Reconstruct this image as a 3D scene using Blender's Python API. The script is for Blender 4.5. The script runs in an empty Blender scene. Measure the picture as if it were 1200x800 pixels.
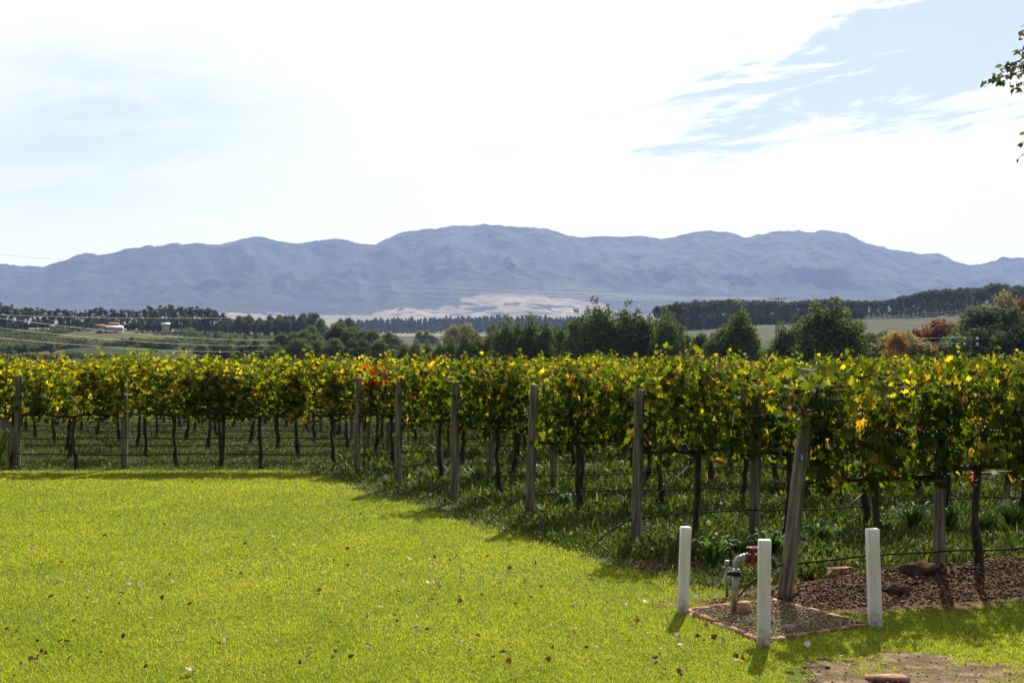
import bpy, math
import numpy as np
from mathutils import Vector
R = math.radians
rng = np.random.default_rng(7)
F = 1667.0; CH = 2.0; HY = 418.0

# ------------------------------------------------------------------ camera
sc = bpy.context.scene
cam = bpy.data.objects.new('camera', bpy.data.cameras.new('camera'))
sc.collection.objects.link(cam); sc.camera = cam
cam.location = (0, 0, CH); cam.rotation_euler = (R(90), 0, 0)
cam.data.sensor_width = 36; cam.data.lens = 50.0; cam.data.shift_y = 18/1200
cam.data.clip_start = 0.1; cam.data.clip_end = 30000

# ------------------------------------------------------------------ light
SUN_EL, SUN_AZ = R(38), R(14)          # behind the vineyard, a little to the right
S = Vector((math.sin(SUN_AZ)*math.cos(SUN_EL), math.cos(SUN_AZ)*math.cos(SUN_EL), math.sin(SUN_EL)))
sl = bpy.data.lights.new('sun', 'SUN'); sl.energy = 5.0; sl.angle = R(0.55); sl.color = (1, .94, .84)
so = bpy.data.objects.new('sun', sl); sc.collection.objects.link(so)
so.rotation_euler = S.to_track_quat('Z', 'Y').to_euler()
sc.view_settings.view_transform = 'Standard'; sc.view_settings.look = 'None'
sc.view_settings.exposure = 0.88; sc.view_settings.gamma = 1

w = bpy.data.worlds.new('World'); sc.world = w; w.use_nodes = True
nt = w.node_tree; N = nt.nodes; L = nt.links; N.clear()
def mth(op, a, b=None, c=None, clamp=False):
    n = N.new('ShaderNodeMath'); n.operation = op; n.use_clamp = clamp
    for i, v in enumerate((a, b, c)):
        if v is None: continue
        if isinstance(v, (int, float)): n.inputs[i].default_value = v
        else: L.new(v, n.inputs[i])
    return n.outputs[0]
sky = N.new('ShaderNodeTexSky'); sky.sky_type = 'NISHITA'; sky.sun_disc = False
sky.sun_elevation = SUN_EL; sky.sun_rotation = SUN_AZ; sky.air_density = 1.0; sky.dust_density = .4; sky.ozone_density = 2.5
tc = N.new('ShaderNodeTexCoord'); sp = N.new('ShaderNodeSeparateXYZ'); L.new(tc.outputs['Generated'], sp.inputs[0])
x_, y_, z_ = sp.outputs
az = mth('ARCTAN2', x_, y_); el = mth('ARCSINE', z_)
def cloudnoise(sx, sy, tilt, scale, det, rough, dist, off=0.0):
    c = N.new('ShaderNodeCombineXYZ')
    L.new(mth('MULTIPLY', mth('ADD', az, mth('MULTIPLY', el, tilt)), sx), c.inputs[0])
    L.new(mth('MULTIPLY', mth('ADD', el, mth('MULTIPLY', az, -.11)), sy), c.inputs[1]); c.inputs[2].default_value = off
    n = N.new('ShaderNodeTexNoise'); n.inputs['Scale'].default_value = scale; n.inputs['Detail'].default_value = det
    n.inputs['Roughness'].default_value = rough; n.inputs['Distortion'].default_value = dist
    L.new(c.outputs[0], n.inputs['Vector']); return n.outputs['Fac']
def blob(ca, ce, ra, re):
    a = mth('DIVIDE', mth('SUBTRACT', az, ca), ra)
    e = mth('DIVIDE', mth('SUBTRACT', mth('SUBTRACT', el, ce), mth('MULTIPLY', mth('SUBTRACT', az, ca), .12)), re)
    d = mth('ADD', mth('MULTIPLY', a, a), mth('MULTIPLY', e, e))
    return mth('POWER', 2.718, mth('MULTIPLY', d, -1.0))
n1 = cloudnoise(5.0, 26.0, 0.0, 1.7, 12, .66, .5, 4.6)
n2 = cloudnoise(1.5, 4.0, 0.0, 1.6, 4, .5, .2, 8.4)
clear = mth('ADD', mth('MULTIPLY', blob(.25, .193, .21, .050), .86), mth('MULTIPLY', blob(-.34, .17, .20, .11), .02))
clear = mth('ADD', clear, mth('MULTIPLY', blob(.36, .25, .12, .03), .45))
cov = mth('SUBTRACT', mth('ADD', mth('MULTIPLY', n1, 2.3), mth('ADD', mth('MULTIPLY', n2, .6), -.41)), clear)
mr = N.new('ShaderNodeMapRange'); mr.interpolation_type = 'SMOOTHSTEP'
L.new(cov, mr.inputs['Value']); mr.inputs['From Min'].default_value = .28; mr.inputs['From Max'].default_value = .66
cover = mth('MAXIMUM', mth('MINIMUM', mr.outputs['Result'], mth('SUBTRACT', 1.0, mth('MULTIPLY', blob(-.28, .16, .16, .07), mth('MULTIPLY', n1, .95)))), .26)
# clouds are brightest round the sun and dull away from it
dp = N.new('ShaderNodeVectorMath'); dp.operation = 'DOT_PRODUCT'; L.new(tc.outputs['Generated'], dp.inputs[0]); dp.inputs[1].default_value = tuple(S)
mb = N.new('ShaderNodeMapRange'); L.new(dp.outputs['Value'], mb.inputs['Value'])
mb.inputs['From Min'].default_value = .30; mb.inputs['From Max'].default_value = .66; mb.inputs['To Min'].default_value = 2.9; mb.inputs['To Max'].default_value = 15.0
cb = N.new('ShaderNodeVectorMath'); cb.operation = 'SCALE'; cb.inputs[0].default_value = (1, .99, .97); L.new(mb.outputs['Result'], cb.inputs['Scale'])
mx = N.new('ShaderNodeMix'); mx.data_type = 'RGBA'; L.new(cover, mx.inputs['Factor']); L.new(sky.outputs[0], mx.inputs['A']); L.new(cb.outputs[0], mx.inputs['B'])
bg = N.new('ShaderNodeBackground'); bg.inputs['Strength'].default_value = .05; L.new(mx.outputs['Result'], bg.inputs['Color'])
wo = N.new('ShaderNodeOutputWorld'); L.new(bg.outputs[0], wo.inputs[0])

# ------------------------------------------------------------------ helpers
col = sc.collection
def tag(o, label=None, cat=None, group=None, kind=None):
    if label: o['label'] = label
    if cat: o['category'] = cat
    if group: o['group'] = group
    if kind: o['kind'] = kind
    return o
def G(px, py):
    Y = CH*F/(py-HY); return ((px-600)/F*Y, Y)
def P(px, py, Y): return Vector(((px-600)/F*Y, Y, CH-(py-HY)/F*Y))

class MB:
    """collects triangles/quads with a colour per vertex"""
    def __init__(s): s.V=[]; s.F3=[]; s.F4=[]; s.C=[]; s.n=0
    def add(s, V, F3=None, F4=None, C=None):
        V = np.asarray(V, float).reshape(-1, 3)
        if F3 is not None and len(F3): s.F3.append(np.asarray(F3, np.int64).reshape(-1, 3)+s.n)
        if F4 is not None and len(F4): s.F4.append(np.asarray(F4, np.int64).reshape(-1, 4)+s.n)
        if C is None: C = (.5, .5, .5)
        C = np.asarray(C, float)
        if C.ndim == 1: C = np.tile(C, (len(V), 1))
        s.V.append(V); s.C.append(C); s.n += len(V); return s
    def mesh(s, name, mat, smooth=False):
        V = np.concatenate(s.V); C = np.concatenate(s.C)
        f3 = np.concatenate(s.F3) if s.F3 else np.zeros((0, 3), np.int64)
        f4 = np.concatenate(s.F4) if s.F4 else np.zeros((0, 4), np.int64)
        me = bpy.data.meshes.new(name)
        me.vertices.add(len(V)); me.vertices.foreach_set('co', V.astype(np.float32).ravel())
        me.loops.add(f3.size+f4.size); me.loops.foreach_set('vertex_index', np.concatenate([f3.ravel(), f4.ravel()]).astype(np.int32))
        me.polygons.add(len(f3)+len(f4))
        st = np.concatenate([np.arange(len(f3))*3, len(f3)*3+np.arange(len(f4))*4]).astype(np.int32)
        me.polygons.foreach_set('loop_start', st)
        if smooth: me.polygons.foreach_set('use_smooth', np.ones(len(st), bool))
        a = me.color_attributes.new('Col', 'FLOAT_COLOR', 'POINT')
        a.data.foreach_set('color', np.concatenate([C, np.ones((len(C), 1))], 1).astype(np.float32).ravel())
        me.update(calc_edges=True); me.validate()
        if mat: me.materials.append(mat)
        return me
def link(name, me, parent=None, loc=None, rz=None):
    o = bpy.data.objects.new(name, me); col.objects.link(o)
    if parent is not None: o.parent = parent
    if loc is not None: o.location = loc
    if rz is not None: o.rotation_euler.z = rz
    return o
def empty(name, loc, rz=0, sc_=1):
    o = bpy.data.objects.new(name, None); col.objects.link(o); o.location = loc; o.rotation_euler = (0, 0, rz)
    o.scale = (sc_,)*3 if isinstance(sc_, (int, float)) else sc_
    o.empty_display_size = .2
    return o

def tube(path, rad, sides=8, cap=True):
    path = np.asarray(path, float); n = len(path)
    rad = np.full(n, rad) if np.isscalar(rad) else np.asarray(rad, float)
    t = np.gradient(path, axis=0); t /= np.linalg.norm(t, axis=1)[:, None]+1e-9
    ref = np.array([0, 0, 1.0]) if abs(t[:, 2]).mean() < .8 else np.array([1.0, 0, 0])
    a = np.cross(t, ref); a /= np.linalg.norm(a, axis=1)[:, None]+1e-9; b = np.cross(t, a)
    th = np.linspace(0, 2*np.pi, sides, endpoint=False)
    V = path[:, None]+rad[:, None, None]*(np.cos(th)[None, :, None]*a[:, None]+np.sin(th)[None, :, None]*b[:, None])
    V = V.reshape(-1, 3); i = np.arange(n-1)[:, None]*sides; j = np.arange(sides)[None]; j2 = (j+1) % sides
    F4 = np.stack([i+j, i+j2, i+sides+j2, i+sides+j], -1).reshape(-1, 4)
    F3 = []
    if cap:
        V = np.vstack([V, path[0], path[-1]]); c0 = n*sides
        for k in range(sides):
            F3 += [[c0, (k+1) % sides, k], [c0+1, (n-1)*sides+k, (n-1)*sides+(k+1) % sides]]
    return V, F3, F4
def box(cx, cy, cz, sx, sy, sz, rz=0):
    v = np.array([[x, y, z] for z in (-.5, .5) for y in (-.5, .5) for x in (-.5, .5)])*[sx, sy, sz]
    c, s = math.cos(rz), math.sin(rz)
    v = v @ np.array([[c, s, 0], [-s, c, 0], [0, 0, 1]])+[cx, cy, cz]
    return v, None, [[0, 2, 3, 1], [4, 5, 7, 6], [0, 1, 5, 4], [2, 6, 7, 3], [0, 4, 6, 2], [1, 3, 7, 5]]
def cloud(mb, cen, nrm, size, tv, tf, colr, rg, spin=True, up=None):
    """place a template leaf (lying in xy, normal z, tip +y) at many points"""
    n = len(cen); nrm = nrm/(np.linalg.norm(nrm, axis=1)[:, None]+1e-9)
    r = rg.normal(size=(n, 3)) if up is None else up+rg.normal(size=(n, 3))*.35
    xa = np.cross(r, nrm); xa /= np.linalg.norm(xa, axis=1)[:, None]+1e-9; ya = np.cross(nrm, xa)
    size = np.broadcast_to(size, (n,))
    V = cen[:, None]+size[:, None, None]*(tv[None, :, 0:1]*xa[:, None]+tv[None, :, 1:2]*ya[:, None]+tv[None, :, 2:3]*nrm[:, None])
    k = len(tv); Fc = (np.arange(n)[:, None, None]*k+tf[None]).reshape(-1, 3)
    C = np.repeat(colr, k, 0)
    mb.add(V.reshape(-1, 3), F3=Fc, C=C)

# leaf templates
def vine_leaf_template():
    ang = np.radians([-90, -60, -35, -12, 18, 42, 66, 90, 114, 138, 162, 192, 215, 240])
    rad = np.array([.12, .48, .36, .52, .33, .58, .38, .66, .38, .58, .33, .52, .36, .48])
    x = rad*np.cos(ang); y = rad*np.sin(ang); z = -.35*(x**2)-.22*(y-.1)**2
    v = np.vstack([[[0, 0, .04]], np.stack([x, y, z], 1)]); n = len(ang)
    return v, np.array([[0, i+1, (i+1) % n+1] for i in range(n)])
VT, VF = vine_leaf_template()
CT = np.array([[0, -.5, 0], [.42, -.08, -.06], [0, .55, -.1], [-.42, .05, .05]]); CF = np.array([[0, 1, 2], [0, 2, 3]])      # leaf clump
BT = np.array([[-.09, 0, 0], [.09, 0, 0], [.12, .45, .05], [-.12, .45, .05], [0, 1, -.12]]); BF = np.array([[0, 1, 2], [0, 2, 3], [3, 2, 4]])  # strap leaf
OT = np.array([[0, 0, 0], [.22, .3, .06], [.2, .65, .02], [0, 1, -.1], [-.2, .65, .02], [-.22, .3, .06], [0, .5, -.03]])
OF = np.array([[6, 0, 1], [6, 1, 2], [6, 2, 3], [6, 3, 4], [6, 4, 5], [6, 5, 0]])

# ------------------------------------------------------------------ materials
def newmat(name):
    m = bpy.data.materials.new(name); m.use_nodes = True; return m, m.node_tree.nodes, m.node_tree.links
def leafmat(name, trans=.45, rough=.5, tcol=(1.5, 1.45, .7), gain=1.0, spec=.35):
    m, n, l = newmat(name); p = n['Principled BSDF']; p.inputs['Roughness'].default_value = rough
    p.inputs['Specular IOR Level'].default_value = spec
    a = n.new('ShaderNodeAttribute'); a.attribute_name = 'Col'
    g = n.new('ShaderNodeVectorMath'); g.operation = 'SCALE'; g.inputs['Scale'].default_value = gain; l.new(a.outputs['Color'], g.inputs[0])
    l.new(g.outputs[0], p.inputs['Base Color'])
    t = n.new('ShaderNodeBsdfTranslucent'); q = n.new('ShaderNodeVectorMath'); q.operation = 'MULTIPLY'; q.inputs[1].default_value = tcol
    l.new(g.outputs[0], q.inputs[0]); l.new(q.outputs[0], t.inputs[0])
    x = n.new('ShaderNodeMixShader'); x.inputs[0].default_value = trans
    l.new(p.outputs[0], x.inputs[1]); l.new(t.outputs[0], x.inputs[2]); l.new(x.outputs[0], n['Material Output'].inputs[0])
    return m
def noisemat(name, c1, c2, scale=5, rough=.8, bump=.3, stretch=(1, 1, 1), detail=8, c3=None, coord='Object', spec=.3, metal=0, dist=.01, attr=False):
    m, n, l = newmat(name); p = n['Principled BSDF']; p.inputs['Roughness'].default_value = rough
    p.inputs['Specular IOR Level'].default_value = spec; p.inputs['Metallic'].default_value = metal
    tcn = n.new('ShaderNodeTexCoord'); mp = n.new('ShaderNodeMapping'); mp.inputs['Scale'].default_value = stretch; l.new(tcn.outputs[coord], mp.inputs[0])
    t = n.new('ShaderNodeTexNoise'); t.inputs['Scale'].default_value = scale; t.inputs['Detail'].default_value = detail; t.inputs['Roughness'].default_value = .65
    l.new(mp.outputs[0], t.inputs['Vector'])
    r = n.new('ShaderNodeValToRGB'); r.color_ramp.elements[0].position = .36; r.color_ramp.elements[1].position = .64
    r.color_ramp.elements[0].color = (*c1, 1); r.color_ramp.elements[1].color = (*c2, 1)
    if c3: e = r.color_ramp.elements.new(.5); e.color = (*c3, 1)
    l.new(t.outputs['Fac'], r.inputs[0]); out = r.outputs[0]
    if attr:
        a = n.new('ShaderNodeAttribute'); a.attribute_name = 'Col'; q = n.new('ShaderNodeVectorMath'); q.operation = 'MULTIPLY'
        l.new(out, q.inputs[0]); l.new(a.outputs['Color'], q.inputs[1]); out = q.outputs[0]
    l.new(out, p.inputs['Base Color'])
    if bump:
        b = n.new('ShaderNodeBump'); b.inputs['Strength'].default_value = bump; b.inputs['Distance'].default_value = dist
        l.new(t.outputs['Fac'], b.inputs['Height']); l.new(b.outputs[0], p.inputs['Normal'])
    return m
M = {}
M['vineleaf'] = leafmat('vine_leaf', .5, .62, (2.2, 1.9, .3), 1.0, .10)
M['treeleaf'] = leafmat('tree_leaf', .35, .8, (1.4, 1.4, .7), 1.0, .08)
M['grass'] = leafmat('grass_blade', .5, .9, (1.5, 1.45, .4), 1.0, .04)
M['weed'] = leafmat('weed_leaf', .48, .6, (1.6, 1.55, .5), 1.0, .22)
M['dead'] = leafmat('dead_leaf', .2, .6, (1.3, 1.0, .7))
M['bark'] = noisemat('vine_bark', (.022, .016, .012), (.085, .062, .045), 22, .95, .9, (1, 1, .22), dist=.02)
M['treebark'] = noisemat('tree_bark', (.06, .05, .04), (.18, .15, .12), 3, .9, .4)
M['post'] = noisemat('weathered_post', (.075, .064, .048), (.32, .28, .22), 9, .9, .8, (3, 3, .22), c3=(.18, .152, .115), spec=.1)
M['white'] = noisemat('white_painted_wood', (.66, .62, .58), (.88, .85, .81), 10, .6, .25, (3, 3, .3), c3=(.85, .82, .78))

n = M['white'].node_tree.nodes; l = M['white'].node_tree.links; p = n['Principled BSDF']; src = p.inputs['Base Color'].links[0].from_socket
ge = n.new('ShaderNodeTexCoord'); sx = n.new('ShaderNodeSeparateXYZ'); l.new(ge.outputs['Object'], sx.inputs[0])
nz = n.new('ShaderNodeTexNoise'); nz.inputs['Scale'].default_value = 26; nz.inputs['Detail'].default_value = 8; l.new(ge.outputs['Object'], nz.inputs['Vector'])
m1 = n.new('ShaderNodeMath'); m1.operation = 'MULTIPLY_ADD'; l.new(nz.outputs['Fac'], m1.inputs[0]); m1.inputs[1].default_value = .34; l.new(sx.outputs[2], m1.inputs[2])
rr_ = n.new('ShaderNodeMapRange'); l.new(m1.outputs[0], rr_.inputs['Value']); rr_.inputs['From Min'].default_value = .30; rr_.inputs['From Max'].default_value = .17; rr_.inputs['To Min'].default_value = 0; rr_.inputs['To Max'].default_value = .75
mi = n.new('ShaderNodeMix'); mi.data_type = 'RGBA'; l.new(rr_.outputs['Result'], mi.inputs['Factor']); l.new(src, mi.inputs['A']); mi.inputs['B'].default_value = (.28, .2, .13, 1); l.new(mi.outputs['Result'], p.inputs['Base Color'])
M['hose'] = noisemat('black_hose', (.012, .012, .012), (.03, .03, .03), 5, .85, 0, spec=.1)
M['wire'] = noisemat('galvanised_wire', (.2, .2, .2), (.3, .3, .29), 8, .5, 0, metal=.6)
M['pipe'] = noisemat('galvanised_pipe', (.20, .19, .18), (.42, .41, .39), 14, .45, .15, metal=.75)
M['coupling'] = noisemat('black_coupling', (.012, .012, .013), (.03, .03, .03), 20, .45, .2)
M['red'] = noisemat('red_valve', (.12, .014, .012), (.30, .035, .03), 25, .5, .4)
M['brick'] = noisemat('edging_brick', (.13, .075, .05), (.42, .24, .17), 14, .95, .8, c3=(.29, .15, .10), spec=.1)
M['soil'] = noisemat('soil', (.05, .03, .02), (.14, .09, .06), 6, .98, 1.0, c3=(.085, .054, .035), dist=.03, spec=.03)
M['path'] = noisemat('sandy_path', (.09, .06, .035), (.26, .19, .13), 5, .98, .8, c3=(.13, .09, .055), dist=.02, spec=.03)
M['chip'] = noisemat('chips', (.8, .8, .8), (1.2, 1.2, 1.2), 9, .95, .3, attr=True, spec=.05)
M['lawnbase'] = noisemat('lawn_turf', (.045, .065, .008), (.13, .12, .03), 14, .98, 1.0, c3=(.075, .105, .012), spec=.05, dist=.02)
M['vinesoil'] = noisemat('vineyard_floor', (.035, .05, .014), (.09, .07, .035), 3, .95, 1.0, c3=(.05, .065, .018), dist=.04, spec=.02)
M['pinkwall'] = noisemat('limewashed_wall', (.5, .49, .46), (.6, .58, .55), .5, .9, 0)
M['redroof'] = noisemat('red_roof', (.22, .08, .06), (.30, .12, .09), .5, .9, 0)
M['greyroof'] = noisemat('pale_metal_roof', (.40, .41, .41), (.5, .5, .5), .4, .6, 0)
M['dark'] = noisemat('window_dark', (.03, .035, .04), (.05, .055, .06), .5, .3, 0)
M['tealtag'] = noisemat('teal_tag', (.01, .12, .14), (.015, .16, .18), 20, .5, 0)
M['tagwhite'] = noisemat('tag_white', (.75, .75, .75), (.82, .82, .82), 20, .5, 0)
M['porcelain'] = noisemat('porcelain', (.7, .7, .7), (.8, .8, .8), 5, .3, 0)
M['wood'] = noisemat('cut_wood', (.25, .13, .06), (.45, .28, .14), 12, .85, .4, (1, 1, 4))
M['grape'] = noisemat('dried_grapes', (.012, .008, .012), (.035, .02, .025), 30, .6, .3)

# terrain and mountain share one material: painted field colours times fine noise
def landmat(name, sc1, sc2, lo, hi, bump, dist, rows=0):
    m, n, l = newmat(name); p = n['Principled BSDF']; p.inputs['Roughness'].default_value = .95; p.inputs['Specular IOR Level'].default_value = .02
    a = n.new('ShaderNodeAttribute'); a.attribute_name = 'Col'
    tcn = n.new('ShaderNodeTexCoord')
    t = n.new('ShaderNodeTexNoise'); t.inputs['Scale'].default_value = sc1; t.inputs['Detail'].default_value = 10; t.inputs['Roughness'].default_value = .6
    t2 = n.new('ShaderNodeTexNoise'); t2.inputs['Scale'].default_value = sc2; t2.inputs['Detail'].default_value = 6
    l.new(tcn.outputs['Object'], t.inputs['Vector']); l.new(tcn.outputs['Object'], t2.inputs['Vector'])
    ad = n.new('ShaderNodeMath'); ad.operation = 'ADD'; l.new(t.outputs['Fac'], ad.inputs[0]); l.new(t2.outputs['Fac'], ad.inputs[1])
    mr = n.new('ShaderNodeMapRange'); l.new(ad.outputs[0], mr.inputs['Value'])
    mr.inputs['From Min'].default_value = .7; mr.inputs['From Max'].default_value = 1.3; mr.inputs['To Min'].default_value = lo; mr.inputs['To Max'].default_value = hi
    fac = mr.outputs['Result']
    if rows:
        wv = n.new('ShaderNodeTexWave'); wv.inputs['Scale'].default_value = rows; wv.inputs['Distortion'].default_value = .6; wv.bands_direction = 'DIAGONAL'
        l.new(tcn.outputs['Object'], wv.inputs['Vector'])
        m2 = n.new('ShaderNodeMapRange'); l.new(wv.outputs['Fac'], m2.inputs['Value']); m2.inputs['To Min'].default_value = .78; m2.inputs['To Max'].default_value = 1.15
        mm = n.new('ShaderNodeMath'); mm.operation = 'MULTIPLY'; l.new(fac, mm.inputs[0]); l.new(m2.outputs['Result'], mm.inputs[1]); fac = mm.outputs[0]
    q = n.new('ShaderNodeVectorMath'); q.operation = 'SCALE'; l.new(a.outputs['Color'], q.inputs[0]); l.new(fac, q.inputs['Scale'])
    l.new(q.outputs[0], p.inputs['Base Color'])
    b = n.new('ShaderNodeBump'); b.inputs['Strength'].default_value = bump; b.inputs['Distance'].default_value = dist
    l.new(t.outputs['Fac'], b.inputs['Height']); l.new(b.outputs[0], p.inputs['Normal'])
    return m
M['land'] = landmat('farmland', .03, .2, .65, 1.35, .8, 1.5, .09)
M['rock'] = landmat('mountain_scrub', .004, .018, .55, 1.5, 1.0, 45)

# ------------------------------------------------------------------ value noise (numpy)
_g = np.random.default_rng(99).random((256, 256))
def vnoise(x, y):
    x = np.asarray(x, float); y = np.asarray(y, float)
    xi = np.floor(x).astype(int); yi = np.floor(y).astype(int); fx = x-xi; fy = y-yi
    fx = fx*fx*(3-2*fx); fy = fy*fy*(3-2*fy)
    a = _g[xi & 255, yi & 255]; b = _g[(xi+1) & 255, yi & 255]; c = _g[xi & 255, (yi+1) & 255]; d = _g[(xi+1) & 255, (yi+1) & 255]
    return (a*(1-fx)+b*fx)*(1-fy)+(c*(1-fx)+d*fx)*fy
def fbm(x, y, o=5, g=.5):
    s = 0; a = 1; t = 0
    for k in range(o): s = s+a*vnoise(x*2**k+17*k, y*2**k+31*k); t += a; a *= g
    return s/t
def ridged(x, y, o=5):
    s = 0; a = 1; t = 0
    for k in range(o): s = s+a*(1-np.abs(2*vnoise(x*2**k+7*k, y*2**k+13*k)-1)); t += a; a *= .52
    return s/t

# ------------------------------------------------------------------ terrain
TX = np.array([-900, -300, 0, 100, 150, 200, 300, 400, 500, 600, 700, 800, 900, 1000, 1200, 1500, 2200.])
TY = np.array([60, 130, 250, 400, 500, 600, 700, 900, 1200, 2000, 3500, 5200, 6500.])
TP = {  # height of the land as seen along each bearing
 400:  [424, 424, 423, 421, 421, 423, 425, 428, 430, 430, 430, 428, 426, 424, 424, 424, 424],
 500:  [414, 414, 412, 403, 400, 404, 414, 419, 424, 425, 424, 420, 415, 411, 409, 405, 400],
 600:  [396, 396, 397, 391, 390, 393, 402, 410, 415, 416, 412, 400, 394, 392, 391, 388, 385],
 700:  [386, 386, 387, 386, 387, 389, 392, 398, 405, 408, 404, 389, 384, 382, 378, 372, 368],
 900:  [388, 388, 389, 388, 389, 390, 392, 396, 402, 402, 399, 385, 378, 366, 354, 350, 350],
 1200: [392, 392, 392, 392, 392, 392, 392, 396, 399, 399, 397, 388, 380, 370, 361, 358, 356],
 2000: [391, 391, 391, 391, 391, 391, 391, 391, 391, 391, 391, 389, 386, 383, 380, 380, 380],
 3500: [381]*17, 5200: [371]*17, 6500: [368]*17}
TZ = np.zeros((len(TY), len(TX)))
for i, Y in enumerate(TY):
    if Y >= 400: TZ[i] = CH-(np.array(TP[int(Y)])-HY)/F*Y
TZ[2] = -.5; TZ[1] = -.6
def terr(X, Y):
    X = np.asarray(X, float); Y = np.asarray(Y, float); Ys = np.maximum(Y, 1.0)
    px = np.clip(600+F*X/np.maximum(Ys, 60), TX[0], TX[-1]); Yc = np.clip(Ys, TY[0], TY[-1])
    ly = np.interp(np.log(Yc), np.log(TY), np.arange(len(TY))); lx = np.interp(px, TX, np.arange(len(TX)))
    i = np.clip(ly.astype(int), 0, len(TY)-2); j = np.clip(lx.astype(int), 0, len(TX)-2); fy = ly-i; fx = lx-j
    fx = fx*fx*(3-2*fx); fy2 = fy
    z = (TZ[i, j]*(1-fx)+TZ[i, j+1]*fx)*(1-fy2)+(TZ[i+1, j]*(1-fx)+TZ[i+1, j+1]*fx)*fy2
    return np.where(Y < 60, 0.0, z)
def fieldcol(X, Y):
    px = 600+F*X/np.maximum(Y, 60); n = fbm(X/60, Y/60, 4); n2 = fbm(X/300+5, Y/500, 4)
    C = np.zeros(X.shape+(3,)); C[...] = (.085, .105, .045)
    def put(mask, c): C[mask] = c
    put((Y > 60), (.10, .11, .05))
    put((Y > 420) & (px < 80), (.075, .105, .05))
    kn = ((px-145)/85)**2+((Y-560)/75)**2
    put((Y > 420) & (Y < 460) & (px < 75), (.30, .25, .05))
    put(kn < 1.25, (.30, .29, .17)); put(kn < 1.0, (.20, .20, .07))
    put((kn >= 1.0) & (kn < 1.6) & (px > 145), (.15, .16, .07))
    put((Y > 600) & (px < 420) & (px > 200), (.12, .15, .07))
    put((px > 760) & (Y > 560) & (Y < 790), (.17, .18, .11))
    put((px > 760) & (Y >= 790), (.06, .065, .04))
    put((px > 420) & (px < 760) & (Y > 700), (.15, .15, .08))
    far = Y > 1500
    C[far] = np.where((n2 > .52)[..., None], (.22, .19, .13), (.11, .13, .08))[far]
    C[~far] *= .42
    return C
ang = np.concatenate([np.linspace(-180, -42, 40, endpoint=False), np.linspace(-42, 42, 900), np.linspace(42, 180, 41)[1:]])
rr = np.concatenate([[.4], np.geomspace(1, 6400, 480)])
A, RR = np.meshgrid(np.radians(ang), rr)
GX = RR*np.sin(A); GY = RR*np.cos(A)
GZ = terr(GX, GY)+np.where(RR > 60, (fbm(GX/25, GY/25, 3)-.5)*np.clip((RR-60)/200, 0, 1)*1.2, 0)-.012
na = len(ang); nr = len(rr)
i = np.arange(nr-1)[:, None]*na; j = np.arange(na-1)[None]
F4 = np.stack([i+j, i+na+j, i+na+j+1, i+j+1], -1).reshape(-1, 4)
mb = MB(); mb.add(np.stack([GX, GY, GZ], -1), F4=F4[:, ::-1], C=fieldcol(GX, GY).reshape(-1, 3))
tag(link('terrain', mb.mesh('terrain', M['land'], True)), kind='structure')

# vineyard floor close by: a sheet just above the terrain
def sheet(name, pts, z, mat, res=.35, rise=None, kind='structure', jitter=.06):
    pts = np.array(pts); x0, y0 = pts.min(0); x1, y1 = pts.max(0)
    nx = int((x1-x0)/res)+2; ny = int((y1-y0)/res)+2
    xs, ys = np.meshgrid(np.linspace(x0, x1, nx), np.linspace(y0, y1, ny))
    ins = inside(pts, (xs[:-1, :-1]+xs[1:, 1:])/2+(fbm(xs[:-1, :-1]*2, ys[:-1, :-1]*2, 3)-.5)*jitter*6, (ys[:-1, :-1]+ys[1:, 1:])/2)
    zz = np.full(xs.shape, float(z)) if rise is None else z+rise(xs, ys)
    i, j = np.nonzero(ins); f = np.stack([i*nx+j, i*nx+j+1, (i+1)*nx+j+1, (i+1)*nx+j], -1)
    mb = MB(); mb.add(np.stack([xs, ys, zz], -1), F4=f, C=(.5, .5, .5))
    return tag(link(name, mb.mesh(name, mat, True)), kind=kind)
def inside(poly, x, y):
    r = np.zeros(np.shape(x), bool); n = len(poly)
    for k in range(n):
        (xa, ya), (xb, yb) = poly[k], poly[(k+1) % n]
        c = ((ya > y) != (yb > y)) & (x < (xb-xa)*(y-ya)/(yb-ya+1e-12)+xa); r ^= c
    return r
ENDS = {'F': G(920, 703), 'E': G(745, 640), 'D': G(620, 609), 'C': G(533, 587), 'B': G(467, 570), 'A': G(418, 553)}
RD = np.array([math.cos(R(25)), math.sin(R(25))]); RN = np.array([-RD[1], RD[0]])
F0 = np.array(ENDS['F'])+[.12, .05]
def berm(x, y):
    p = np.stack([x-F0[0], y-F0[1]], -1); s = p@RD; d = p@RN
    return .17*np.exp(-(d/.42)**2)*np.clip((s+.3)/1.2, 0, 1)*(.7+.6*fbm(x*2.5, y*2.5, 3))
lawn_poly = [(-30, 2), (8, 2), (8, 13.4), (3.64, 11.45), (2.7, 11.0), (1.9, 11.9), (.75, 14.4), (-.2, 16.6), (-1.2, 18.8), (-2.2, 21.2), (-3.1, 23.6), (-4.0, 25.0), (-30, 25.2)]
sheet('vineyard_ground', [(-45, 10), (45, 10), (45, 62), (-45, 62)], -.004, M['vinesoil'], .6)
sheet('lawn', lawn_poly, .0, M['lawnbase'], .12)
sheet('mulch_bed', [tuple(F0+RD*s+RN*d) for s, d in ((-.9, -.55), (1, -1.0), (7, -1.25), (7, .8), (.5, .7), (-1.2, .35))], .004, M['soil'], .08, berm, jitter=.14)
sheet('path', [G(950, 772), G(1020, 762), G(1120, 768), G(1180, 782), (3.3, 8.2), (2.9, 7), (1.2, 7), (1.75, 8.4)], .006, M['path'], .07, jitter=.2)

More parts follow.
